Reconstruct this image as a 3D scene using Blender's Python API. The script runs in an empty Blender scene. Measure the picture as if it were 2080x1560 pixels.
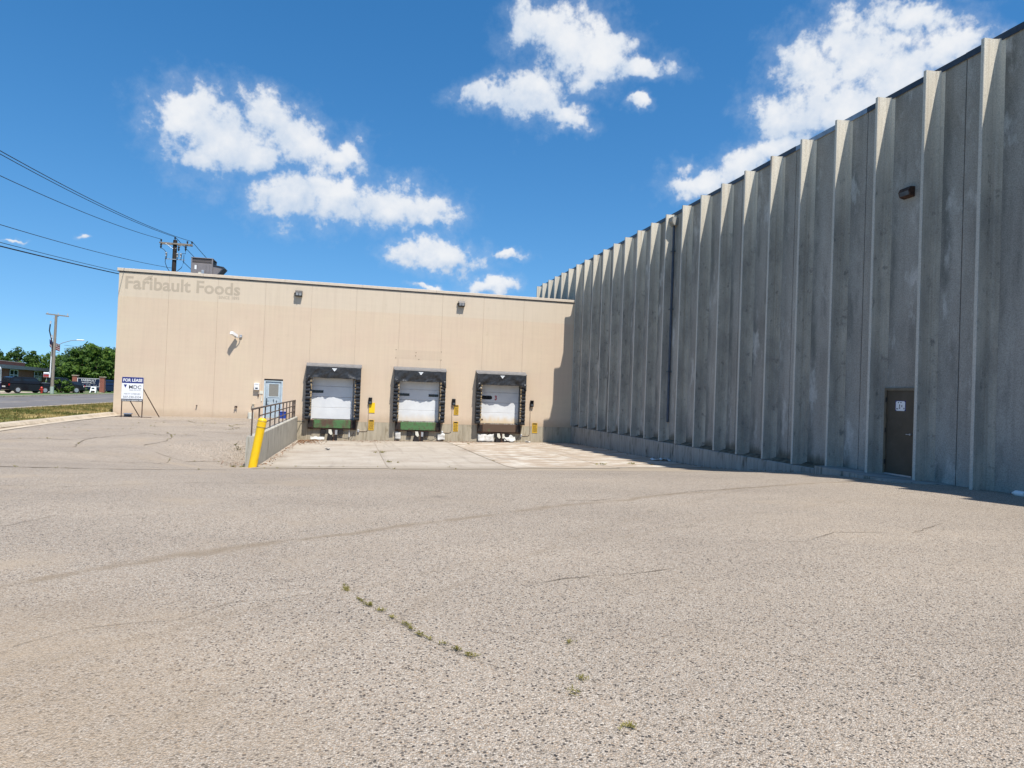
import bpy, bmesh, math, random
from mathutils import Vector, Matrix, noise as mnoise
R = math.radians
random.seed(7)
SC = bpy.context.scene
COL = SC.collection

# ------------------------------------------------------------------ camera
cam_d = bpy.data.cameras.new("camera")
cam_d.sensor_width = 36.0
cam_d.lens = 1382.07 / 2080 * 36.0
cam_d.clip_start = 0.1
cam_d.clip_end = 9000
cam = bpy.data.objects.new("camera", cam_d)
COL.objects.link(cam)
yaw, pit, rol = 0.2283, 0.0150, 0.0377
fw = Vector((math.sin(yaw)*math.cos(pit), math.cos(yaw)*math.cos(pit), math.sin(pit)))
rt = Vector((math.cos(yaw), -math.sin(yaw), 0))
up = rt.cross(fw)
r2 = math.cos(rol)*rt + math.sin(rol)*up
u2 = -math.sin(rol)*rt + math.cos(rol)*up
cam.matrix_world = Matrix(((r2.x, u2.x, -fw.x, 0), (r2.y, u2.y, -fw.y, 0), (r2.z, u2.z, -fw.z, 0), (0, 0, 0, 1)))
SC.camera = cam

# ------------------------------------------------------------------ exposure, sky, sun
SC.view_settings.view_transform = 'Standard'
SC.view_settings.look = 'None'
SC.view_settings.gamma = 1.0
SC.view_settings.use_curve_mapping = False
SC.view_settings.exposure = 0.42
SUN = Vector((0.36, -1.0, 2.05)).normalized()       # towards the sun
SUN_EL = math.asin(SUN.z)
SUN_AZ = math.atan2(SUN.x, SUN.y)                   # clockwise from +Y
sun_d = bpy.data.lights.new("sun", 'SUN')
sun_d.energy = 5.0
sun_d.angle = R(0.53)
sun_d.color = (1.0, 0.955, 0.88)
sun = bpy.data.objects.new("sun", sun_d)
COL.objects.link(sun)
sun.rotation_euler = (-SUN).to_track_quat('-Z', 'Y').to_euler()
sun.location = SUN*60

class NB:
    """little node builder"""
    def __init__(s, nt): s.nt = nt
    def n(s, t, **kw):
        o = s.nt.nodes.new(t)
        for k, v in kw.items(): setattr(o, k, v)
        return o
    def l(s, a, b): s.nt.links.new(a, b)
    def put(s, sock, v):
        if hasattr(v, 'is_output'): s.l(v, sock)
        else: sock.default_value = v
    def math(s, op, a, b=0.0, c=0.0, clamp=False):
        m = s.n('ShaderNodeMath', operation=op); m.use_clamp = clamp
        s.put(m.inputs[0], a); s.put(m.inputs[1], b); s.put(m.inputs[2], c)
        return m.outputs[0]
    def vmath(s, op, a, b=(0, 0, 0)):
        m = s.n('ShaderNodeVectorMath', operation=op)
        s.put(m.inputs[0], a); s.put(m.inputs[1], b)
        return m.outputs['Value'] if op in ('LENGTH', 'DOT_PRODUCT', 'DISTANCE') else m.outputs[0]
    def pos(s): return s.n('ShaderNodeNewGeometry').outputs['Position']
    def sep(s, v):
        m = s.n('ShaderNodeSeparateXYZ'); s.l(v, m.inputs[0]); return m.outputs
    def comb(s, x, y, z):
        m = s.n('ShaderNodeCombineXYZ')
        s.put(m.inputs[0], x); s.put(m.inputs[1], y); s.put(m.inputs[2], z); return m.outputs[0]
    def noise(s, v, scale, detail=4.0, rough=0.55, out='Fac'):
        m = s.n('ShaderNodeTexNoise')
        s.l(v, m.inputs['Vector']); m.inputs['Scale'].default_value = scale
        m.inputs['Detail'].default_value = min(detail, 4.0); m.inputs['Roughness'].default_value = rough
        return m.outputs[out]
    def vor(s, v, scale, out='Distance', feature='F1', rnd=1.0):
        for n_ in s.nt.nodes:
            if n_.type == 'TEX_VORONOI' and abs(n_.inputs['Scale'].default_value-scale) < 1e-6: return n_.outputs[out]
        m = s.n('ShaderNodeTexVoronoi', feature=feature)
        s.l(v, m.inputs['Vector']); m.inputs['Scale'].default_value = scale
        m.inputs['Randomness'].default_value = rnd
        return m.outputs[out]
    def ramp(s, f, pts, interp='LINEAR'):
        m = s.n('ShaderNodeValToRGB'); cr = m.color_ramp; cr.interpolation = interp
        while len(cr.elements) > 1: cr.elements.remove(cr.elements[-1])
        for i, (p, c) in enumerate(pts):
            e = cr.elements[0] if i == 0 else cr.elements.new(p)
            e.position = p
            e.color = (c, c, c, 1) if isinstance(c, (int, float)) else (c[0], c[1], c[2], 1)
        s.put(m.inputs[0], f)
        return m.outputs[0]
    def step(s, f, a, b, lo=0.0, hi=1.0):
        m = s.n('ShaderNodeMapRange', interpolation_type='SMOOTHSTEP')
        s.put(m.inputs[0], f); m.inputs[1].default_value = a; m.inputs[2].default_value = b
        m.inputs[3].default_value = lo; m.inputs[4].default_value = hi
        return m.outputs[0]
    def mix(s, f, a, b, mode='MIX'):
        m = s.n('ShaderNodeMix', data_type='RGBA', blend_type=mode)
        s.put(m.inputs[0], f)
        for sk, v in ((m.inputs[6], a), (m.inputs[7], b)):
            if isinstance(v, (tuple, list)): sk.default_value = (v[0], v[1], v[2], 1)
            elif isinstance(v, (int, float)): sk.default_value = (v, v, v, 1)
            else: s.l(v, sk)
        return m.outputs[2]
    def bump(s, h, strength=0.3, dist=0.01):
        m = s.n('ShaderNodeBump'); s.l(h, m.inputs['Height'])
        m.inputs['Strength'].default_value = strength; m.inputs['Distance'].default_value = dist
        return m.outputs[0]

world = bpy.data.worlds.new("World"); SC.world = world
world.use_nodes = True
wn = world.node_tree
for n_ in list(wn.nodes): wn.nodes.remove(n_)
W = NB(wn)
dirv = W.n('ShaderNodeTexCoord').outputs['Generated']
sky = W.n('ShaderNodeTexSky', sky_type='NISHITA')
sky.sun_disc = False
sky.sun_elevation = SUN_EL
sky.sun_rotation = SUN_AZ
sky.altitude = 300
sky.air_density = 1.0
sky.dust_density = 0.35
sky.ozone_density = 2.2
hs = W.n('ShaderNodeHueSaturation')
hs.inputs['Saturation'].default_value = 1.34
hs.inputs['Hue'].default_value = 0.4975
hs.inputs['Value'].default_value = 1.0
W.l(W.vmath('NORMALIZE', W.vmath('ADD', W.vmath('MULTIPLY', dirv, (1, 1, 0.86)), (0, 0, 0.105))), sky.inputs['Vector'])
W.l(sky.outputs[0], hs.inputs['Color'])
dx, dy, dz = W.sep(dirv)
az = W.math('ARCTAN2', dx, dy)
el = W.math('ARCSINE', W.math('MINIMUM', W.math('MAXIMUM', dz, -1.0), 1.0))
ae = W.comb(az, el, 0.0)
wa = W.noise(dirv, 9.0, 2, 0.6, 'Color')
wb = W.noise(dirv, 34.0, 3, 0.62, 'Color')
warp = W.vmath('ADD', W.vmath('SCALE', W.vmath('SUBTRACT', wa, (0.5, 0.5, 0.5))), (0, 0, 0))
for nd in wn.nodes:
    if nd.type == 'VECT_MATH' and nd.operation == 'SCALE': nd.inputs['Scale'].default_value = 0.060
w2 = W.n('ShaderNodeVectorMath', operation='SCALE'); W.l(W.vmath('SUBTRACT', wb, (0.5, 0.5, 0.5)), w2.inputs[0]); w2.inputs['Scale'].default_value = 0.040
aew = W.vmath('ADD', W.vmath('ADD', ae, warp), w2.outputs[0])
# cumulus seen in the sky: azimuth, elevation, half widths, tilt (radians)
CL = [(-0.228, 0.339, 0.050, 0.037, 0.189), (-0.188, 0.314, 0.058, 0.044, 0.0), (-0.153, 0.298, 0.038, 0.025, 0.149), (-0.217, 0.285, 0.033, 0.018, 0.166), (-0.13, 0.351, 0.040, 0.030, -0.5), (-0.093, 0.328, 0.055, 0.036, -0.4), (-0.039, 0.316, 0.041, 0.022, 0.116), (-0.02, 0.327, 0.018, 0.022, 0.0), (-0.097, 0.252, 0.051, 0.027, 0.118), (-0.037, 0.262, 0.064, 0.032, 0.104), (0.032, 0.265, 0.063, 0.028, 0.086), (0.096, 0.26, 0.044, 0.024, 0.0), (0.084, 0.202, 0.041, 0.019, 0.065), (0.124, 0.196, 0.054, 0.019, 0.0), (0.245, 0.502, 0.042, 0.028, 0.022), (0.304, 0.479, 0.064, 0.042, -0.2), (0.348, 0.462, 0.05, 0.028, -0.017), (0.405, 0.448, 0.044, 0.014, -0.038), (0.328, 0.435, 0.022, 0.02, 0.6), (0.176, 0.417, 0.045, 0.017, 0.051), (0.241, 0.419, 0.048, 0.03, 0.027), (0.293, 0.395, 0.034, 0.014, -0.3), (0.626, 0.425, 0.045, 0.032, -0.122), (0.691, 0.443, 0.058, 0.042, -0.156), (0.664, 0.38, 0.066, 0.036, -0.123), (0.737, 0.408, 0.054, 0.040, -0.164), (0.801, 0.428, 0.045, 0.028, -0.203), (0.746, 0.475, 0.053, 0.015, -0.194), (0.596, 0.382, 0.035, 0.027, -0.098), (0.494, 0.306, 0.051, 0.016, 0.1), (0.553, 0.322, 0.043, 0.020, 0.2), (0.597, 0.34, 0.041, 0.021, 0.3), (0.407, 0.399, 0.014, 0.008, -0.032), (0.194, 0.16, 0.033, 0.011, 0.042), (0.214, 0.205, 0.026, 0.007, 0.039), (-0.414, 0.162, 0.009, 0.0022, 0.164), (-0.336, 0.165, 0.007, 0.0035, 0.145), (0.108, 0.151, 0.02, 0.005, 0.055)]
dens = None
shade = None
for (a_, e_, rx, ry, tl) in CL:
    ct, sn = math.cos(tl), math.sin(tl); kx, ky = 1/(rx*1.36), 1/(ry*1.40)
    qx = W.math('ADD', W.vmath('DOT_PRODUCT', aew, (ct*kx, sn*kx, 0)), -(a_*ct+e_*sn)*kx)
    qy = W.math('ADD', W.vmath('DOT_PRODUCT', aew, (-sn*ky, ct*ky, 0)), -(-a_*sn+e_*ct)*ky)
    ln = W.math('SQRT', W.math('MULTIPLY_ADD', qx, qx, W.math('MULTIPLY', qy, qy)))
    b = W.math('SUBTRACT', 1.0, ln)
    bp = W.math('MAXIMUM', b, 0.0)
    shn = W.math('MULTIPLY', bp, qy) if dens is None else W.math('MULTIPLY_ADD', bp, qy, shn)
    shd = bp if dens is None else W.math('ADD', shd, bp)
    dens = b if dens is None else W.math('SMOOTH_MAX', dens, b, 0.22)
# the rest of the sky carries the same fair-weather clouds
cn = W.noise(W.vmath('MULTIPLY', dirv, (1, 1, 2.2)), 4.2, 4, 0.55)
far = W.math('ADD', W.math('MULTIPLY', W.math('SUBTRACT', cn, 0.60), 5.0), 0.0)
inview = W.math('MULTIPLY', W.step(az, -0.62, -0.50), W.step(az, 1.05, 0.93))
inview = W.math('MULTIPLY', inview, W.step(el, 0.72, 0.60))
far = W.math('SUBTRACT', far, W.math('MULTIPLY', inview, 6.0))
dens = W.math('MAXIMUM', dens, far)
fine = W.noise(dirv, 46.0, 5, 0.62)
dens2 = W.math('ADD', dens, W.math('MULTIPLY', W.math('SUBTRACT', fine, 0.5), 1.35))
mask = W.step(dens2, 0.03, 0.60)
low = W.step(el, 0.0, 0.06)
mask = W.math('MULTIPLY', W.math('MULTIPLY', mask, low), 0.97)
puff = W.noise(dirv, 16.0, 3, 0.6)
topb = W.math('DIVIDE', shn, W.math('ADD', shd, 0.15))
lit = W.math('ADD', W.math('ADD', W.math('MULTIPLY', dens2, 0.45), puff), W.math('MULTIPLY', topb, 0.42))
ccol = W.mix(W.step(lit, 0.32, 1.15), (3.3, 4.0, 5.0), (5.5, 5.6, 5.75))
wisp = W.math('MULTIPLY', W.step(W.math('ADD', dens, W.math('MULTIPLY', W.math('SUBTRACT', fine, 0.5), 1.4)), -0.45, 0.45), 0.20)
mask = W.math('MAXIMUM', mask, W.math('MULTIPLY', wisp, low))
final = W.mix(mask, hs.outputs[0], ccol)
world.cycles.sampling_method = 'MANUAL'; world.cycles.sample_map_resolution = 512
SC.cycles.max_bounces = 6; SC.cycles.diffuse_bounces = 3; SC.cycles.glossy_bounces = 2; SC.cycles.transmission_bounces = 2; SC.cycles.caustics_reflective = False; SC.cycles.caustics_refractive = False
bg = W.n('ShaderNodeBackground'); bg.inputs['Strength'].default_value = 0.122
W.l(final, bg.inputs['Color'])
wo = W.n('ShaderNodeOutputWorld'); W.l(bg.outputs[0], wo.inputs['Surface'])

# ------------------------------------------------------------------ helpers
class MB:
    """collects geometry in world coordinates and links it as ONE mesh object"""
    def __init__(s): s.v = []; s.f = []; s.sm = []
    def add(s, vs, fs, smooth=False):
        o = len(s.v); s.v += [tuple(p) for p in vs]
        s.f += [tuple(i+o for i in f) for f in fs]; s.sm += [smooth]*len(fs)
        return s
    def box(s, x0, x1, y0, y1, z0, z1):
        v = [(x, y, z) for z in (z0, z1) for y in (y0, y1) for x in (x0, x1)]
        return s.add(v, [(0, 2, 3, 1), (4, 5, 7, 6), (0, 1, 5, 4), (2, 6, 7, 3), (0, 4, 6, 2), (1, 3, 7, 5)])
    def bbox(s, x0, x1, y0, y1, z0, z1, b=0.01):
        """box with chamfered vertical and horizontal edges"""
        bm = bmesh.new(); bmesh.ops.create_cube(bm, size=1)
        for v in bm.verts:
            v.co = ((x0+x1)/2+v.co.x*(x1-x0), (y0+y1)/2+v.co.y*(y1-y0), (z0+z1)/2+v.co.z*(z1-z0))
        bmesh.ops.bevel(bm, geom=bm.edges[:], offset=b, segments=1, affect='EDGES')
        bm.verts.index_update()
        s.add([v.co for v in bm.verts], [[v.index for v in f.verts] for f in bm.faces]); bm.free(); return s
    def obox(s, c, ax, ay, az_, hx, hy, hz):
        c, ax, ay, az_ = Vector(c), Vector(ax).normalized(), Vector(ay).normalized(), Vector(az_).normalized()
        v = [c+ax*hx*i+ay*hy*j+az_*hz*k for k in (-1, 1) for j in (-1, 1) for i in (-1, 1)]
        return s.add(v, [(0, 2, 3, 1), (4, 5, 7, 6), (0, 1, 5, 4), (2, 6, 7, 3), (0, 4, 6, 2), (1, 3, 7, 5)])
    def cyl(s, a, b, r0, r1=None, n=12, cap=True):
        a, b = Vector(a), Vector(b); r1 = r0 if r1 is None else r1
        d = (b-a).normalized(); x = d.orthogonal().normalized(); y = d.cross(x)
        vs = []
        for p, r in ((a, r0), (b, r1)):
            vs += [p+(x*math.cos(2*math.pi*i/n)+y*math.sin(2*math.pi*i/n))*r for i in range(n)]
        s.add(vs, [(i, (i+1) % n, n+(i+1) % n, n+i) for i in range(n)], n > 6)
        if cap: s.add(vs[:n], [tuple(reversed(range(n)))]); s.add(vs[n:], [tuple(range(n))])
        return s
    def tube(s, pts, r, n=6):
        pts = [Vector(p) for p in pts]; vs = []
        for i, p in enumerate(pts):
            d = (pts[min(i+1, len(pts)-1)]-pts[max(i-1, 0)]).normalized()
            x = d.cross(Vector((0.13, 0.07, 1))).normalized() if abs(d.z) < 0.95 else d.cross(Vector((1, 0.1, 0))).normalized()
            y = d.cross(x)
            rr = r[i] if isinstance(r, (list, tuple)) else r
            vs += [p+(x*math.cos(2*math.pi*k/n)+y*math.sin(2*math.pi*k/n))*rr for k in range(n)]
        fs = [(i*n+k, i*n+(k+1) % n, (i+1)*n+(k+1) % n, (i+1)*n+k) for i in range(len(pts)-1) for k in range(n)]
        s.add(vs, fs, True)
        s.add(vs[:n], [tuple(reversed(range(n)))]); s.add(vs[-n:], [tuple(range(n))])
        return s
    def prism(s, poly, axis, a, b):
        """polygon (2D list) extruded along 'x','y' or 'z' between a and b"""
        def P(p, t):
            return {'x': (t, p[0], p[1]), 'y': (p[0], t, p[1]), 'z': (p[0], p[1], t)}[axis]
        n = len(poly); vs = [P(p, a) for p in poly]+[P(p, b) for p in poly]
        s.add(vs, [(i, (i+1) % n, n+(i+1) % n, n+i) for i in range(n)]+[tuple(reversed(range(n))), tuple(range(n, 2*n))])
        return s
    def grid(s, xs, ys, fn, smooth=True):
        nx, ny = len(xs), len(ys)
        vs = [fn(x, y) for y in ys for x in xs]
        return s.add(vs, [(j*nx+i, j*nx+i+1, (j+1)*nx+i+1, (j+1)*nx+i) for j in range(ny-1) for i in range(nx-1)], smooth)
    def mesh(s, name, mat, o=(0, 0, 0)):
        me = bpy.data.meshes.new(name)
        o = Vector(o)
        me.from_pydata([tuple(Vector(p)-o) for p in s.v], [], s.f)
        for p, f in zip(me.polygons, s.sm): p.use_smooth = f
        bm = bmesh.new(); bm.from_mesh(me); bmesh.ops.recalc_face_normals(bm, faces=bm.faces[:]); bm.to_mesh(me); bm.free()
        if mat: me.materials.append(mat)
        return me
    def build(s, name, mat, parent=None, origin=None):
        """part (parent given) or single-mesh thing (origin = its base)"""
        org = wloc(parent) if parent is not None else Vector(origin or (0, 0, 0))
        o = bpy.data.objects.new(name, s.mesh(name, mat, org)); COL.objects.link(o)
        if parent is not None: o.parent = parent
        else: o.location = org
        return o
def wloc(o):
    v = Vector((0, 0, 0))
    while o is not None: v += Vector(o.location); o = o.parent
    return v
def tag(o, label, cat, group=None):
    o['label'] = label; o['category'] = cat
    if group: o['group'] = group
    return o
def thing(name, loc, label, cat, group=None):
    o = bpy.data.objects.new(name, None); o.empty_display_size = 0.2; COL.objects.link(o); o.location = loc
    return tag(o, label, cat, group)
def struct(o): o['kind'] = 'structure'; return o
def stuff(o, label=None, cat=None):
    o['kind'] = 'stuff'
    if label: o['label'] = label
    if cat: o['category'] = cat
    return o
def share(src, name, loc, parent=None):
    """another object with the same mesh; loc is relative to parent"""
    o = bpy.data.objects.new(name, src.data); COL.objects.link(o); o.parent = parent; o.location = loc; return o
def textmesh(name, body, size, mat, parent, loc, sx=1.0, off=0.0, ext=0.001, align='CENTER', face='-y', org=None, shear=0.0, space=1.0):
    cu = bpy.data.curves.new('t', 'FONT'); cu.body = body; cu.size = size; cu.align_x = align; cu.align_y = 'BOTTOM_BASELINE'
    cu.offset = off; cu.extrude = ext; cu.resolution_u = 3; cu.shear = shear; cu.space_character = space
    to = bpy.data.objects.new('t', cu); COL.objects.link(to)
    bpy.context.view_layer.update()
    me = bpy.data.meshes.new_from_object(to.evaluated_get(bpy.context.evaluated_depsgraph_get()))
    bpy.data.objects.remove(to); bpy.data.curves.remove(cu)
    org = wloc(parent) if parent is not None else Vector(org)
    for v in me.vertices:
        x, y, z = v.co.x*sx, v.co.y, v.co.z
        p = Vector((loc[0]+x, loc[1]-z, loc[2]+y)) if face == '-y' else face(x, y, z)
        v.co = p-org
    me.name = name; me.materials.clear(); me.materials.append(mat)
    o = bpy.data.objects.new(name, me); COL.objects.link(o)
    if parent is not None: o.parent = parent
    else: o.location = org
    return o

# ------------------------------------------------------------------ materials
def newmat(name):
    m = bpy.data.materials.new(name); m.use_nodes = True
    return m, NB(m.node_tree), m.node_tree.nodes['Principled BSDF']
def mat(name, col, rough=0.7, var=0.18, scale=6.0, metal=0.0, bump=0.0, bscale=60.0, spec=0.4, dirt=None, dscale=3.0, damt=0.5, stretch=None):
    m, b, p = newmat(name)
    v = b.pos()
    if stretch: v = b.vmath('MULTIPLY', v, stretch)
    n1 = b.noise(v, scale, 5, 0.6)
    c = b.mix(b.step(n1, 0.25, 0.75), tuple(x*(1-var) for x in col), tuple(min(1, x*(1+var)) for x in col))
    if dirt:
        dn = b.noise(v, dscale, 6, 0.65)
        c = b.mix(b.math('MULTIPLY', b.step(dn, 0.48, 0.68), damt), c, dirt)
    b.put(p.inputs['Base Color'], c)
    p.inputs['Roughness'].default_value = rough; p.inputs['Metallic'].default_value = metal
    p.inputs['Specular IOR Level'].default_value = spec
    if bump: b.put(p.inputs['Normal'], b.bump(b.noise(b.pos(), bscale, 4, 0.6), bump, 0.01))
    return m

def mat_pavement():
    m, b, p = newmat('exposed_aggregate_pavement')
    v = b.pos(); x, y, z = b.sep(v)
    v2 = b.comb(x, y, 0.0)
    jit = v2
    peb = b.sep(b.vor(jit, 112, 'Color'))
    peb2 = b.sep(b.vor(jit, 58, 'Color'))
    pd = b.vor(jit, 112, 'Distance')
    pd2 = b.vor(jit, 58, 'Distance')
    base = b.ramp(peb[0], [(0, (0.14, 0.125, 0.108)), (0.10, (0.285, 0.245, 0.20)), (0.35, (0.37, 0.317, 0.26)), (0.62, (0.43, 0.375, 0.315)), (0.85, (0.495, 0.44, 0.375)), (1, (0.60, 0.55, 0.48))])
    tint = b.mix(b.step(peb[1], 0.7, 1.0), base, b.mix(0.5, base, (0.40, 0.27, 0.16)))
    # bigger dark stones, thinner to the left where the fines cover them
    dk = b.math('MULTIPLY', b.step(peb2[0], 0.85, 0.87), b.step(pd2, 0.56, 0.46))
    cov = b.noise(v2, 0.33, 4, 0.6)
    cov2 = b.math('ADD', cov, b.math('MULTIPLY', b.step(x, -2.5, 2.5), 0.22))
    dk = b.math('MULTIPLY', dk, b.step(cov2, 0.30, 0.55))
    c = b.mix(b.math('MULTIPLY', dk, 0.95), tint, b.mix(peb2[1], (0.028, 0.028, 0.032), (0.085, 0.075, 0.068)))
    # mortar gaps between the stones
    c = b.mix(b.math('MULTIPLY', b.step(pd, 0.42, 0.75), 0.42), c, (0.13, 0.105, 0.08))
    # fines and dust lying in wide patches
    dust = b.math('MULTIPLY', b.step(b.noise(v2, 0.55, 6, 0.62), 0.50, 0.72), b.step(cov2, 0.72, 0.45, 0.15, 0.75))
    c = b.mix(dust, c, (0.385, 0.315, 0.238))
    # fines washed to the left foreground and along the dock apron
    lf_ = b.step(b.math('ADD', b.vmath('DISTANCE', v2, (-2.6, 3.2, 0)), b.math('MULTIPLY', b.noise(v2, 0.9, 5, 0.65), 2.2)), 4.3, 1.9)
    c = b.mix(b.math('MULTIPLY', lf_, b.step(b.noise(v2, 7.0, 5, 0.7), 0.25, 0.75, 0.35, 0.85)), c, (0.375, 0.295, 0.21))
    fr_ = b.math('MULTIPLY', b.step(b.math('ADD', y, b.math('MULTIPLY', b.noise(b.comb(x, b.math('MULTIPLY', y, 2.5), 0.0), 0.6, 6, 0.65), 5.0)), 19.5, 23.5), b.step(x, -3.4, -1.5))
    c = b.mix(b.math('MULTIPLY', fr_, 0.72), c, b.mix(b.noise(v2, 0.9, 5, 0.6), (0.30, 0.235, 0.165), (0.47, 0.41, 0.33)))
    # old oil drips
    oil = b.math('MULTIPLY', b.step(b.vor(v2, 0.55, 'Distance'), 0.13, 0.05), b.step(b.noise(v2, 0.8, 3, 0.5), 0.5, 0.62))
    c = b.mix(b.math('MULTIPLY', oil, 0.45), c, (0.13, 0.11, 0.095))
    # wide tonal patches
    big = b.noise(b.comb(b.math('MULTIPLY', x, 0.5), y, 0.0), 0.42, 5, 0.6)
    c = b.mix(1.0, c, b.ramp(big, [(0.25, (0.82, 0.80, 0.78)), (0.5, (0.955, 0.935, 0.91)), (0.75, (1.09, 1.055, 1.01))]), 'MULTIPLY')
    # tyre arcs swung around the yard: circles through the manoeuvring area
    wob = b.math('MULTIPLY', b.math('SUBTRACT', b.noise(v2, 0.6, 4, 0.6), 0.5), 0.7)
    for cx, cy, rad, wd, am in ((31.86, -41.46, 58.7, 0.13, 0.62), (31.86, -41.46, 56.8, 0.08, 0.18), (26, -15, 32.5, 0.10, 0.16)):
        dd = b.vmath('DISTANCE', v2, (cx, cy, 0))
        ring = b.math('ABSOLUTE', b.math('SUBTRACT', b.math('ADD', dd, wob), rad))
        rk = b.math('MULTIPLY', b.step(ring, wd, 0.01), b.step(b.noise(v2, 1.6, 5, 0.65), 0.30, 0.58))
        c = b.mix(b.math('MULTIPLY', rk, am), c, (0.225, 0.172, 0.115))
    b.put(p.inputs['Base Color'], c)
    p.inputs['Roughness'].default_value = 0.88; p.inputs['Specular IOR Level'].default_value = 0.25
    h = b.math('ADD', b.math('MULTIPLY', pd, -1.0), b.math('MULTIPLY', pd2, -0.7))
    b.put(p.inputs['Normal'], b.bump(h, 0.75, 0.012))
    return m

def mat_apron():
    m, b, p = newmat('worn_concrete_apron')
    v = b.pos(); x, y, z = b.sep(v); v2 = b.comb(x, y, 0.0)
    n1 = b.noise(v2, 0.8, 6, 0.62)
    left = b.ramp(n1, [(0.25, (0.335, 0.287, 0.23)), (0.6, (0.41, 0.36, 0.298)), (0.8, (0.46, 0.418, 0.355))])
    n2 = b.noise(b.comb(b.math('MULTIPLY', x, 0.7), b.math('MULTIPLY', y, 1.3), 0.0), 1.1, 7, 0.68)
    right = b.ramp(n2, [(0.25, (0.30, 0.235, 0.175)), (0.50, (0.40, 0.325, 0.25)), (0.57, (0.50, 0.455, 0.385)), (0.8, (0.58, 0.535, 0.46))])
    side = b.step(b.math('ADD', x, b.math('MULTIPLY', b.math('SUBTRACT', b.noise(v2, 3, 3, 0.5), 0.5), 0.15)), 5.30, 5.36)
    c = b.mix(side, left, right)
    st = b.step(b.noise(v2, 0.45, 6, 0.65), 0.52, 0.72)
    c = b.mix(b.math('MULTIPLY', st, 0.55), c, (0.235, 0.18, 0.13))
    # dark damp dirt along the foot of the wall
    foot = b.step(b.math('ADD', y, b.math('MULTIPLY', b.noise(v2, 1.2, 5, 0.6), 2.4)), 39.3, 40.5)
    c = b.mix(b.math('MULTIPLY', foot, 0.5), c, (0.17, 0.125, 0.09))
    frt = b.step(b.math('ADD', y, b.math('MULTIPLY', b.noise(b.comb(x, b.math('MULTIPLY', y, 1.5), 0.0), 0.9, 4, 0.65), 3.6)), 25.6, 23.4)
    c = b.mix(b.math('MULTIPLY', frt, 0.85), c, b.mix(b.noise(v2, 1.3, 4, 0.6), (0.25, 0.20, 0.15), (0.42, 0.365, 0.29)))
    tyr = b.noise(b.comb(b.math('MULTIPLY', x, 2.6), b.math('MULTIPLY', y, 0.16), 0.0), 1.0, 4, 0.6)
    c = b.mix(b.math('MULTIPLY', b.step(tyr, 0.52, 0.70), 0.35), c, (0.19, 0.16, 0.13))
    grit = b.noise(v2, 55, 3, 0.7)
    c = b.mix(0.5, c, b.mix(1.0, c, b.ramp(grit, [(0.3, 0.6), (0.7, 1.35)]), 'MULTIPLY'))
    b.put(p.inputs['Base Color'], c); p.inputs['Roughness'].default_value = 0.9
    p.inputs['Specular IOR Level'].default_value = 0.2
    b.put(p.inputs['Normal'], b.bump(b.noise(v2, 20, 5, 0.65), 0.3, 0.02))
    return m

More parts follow.
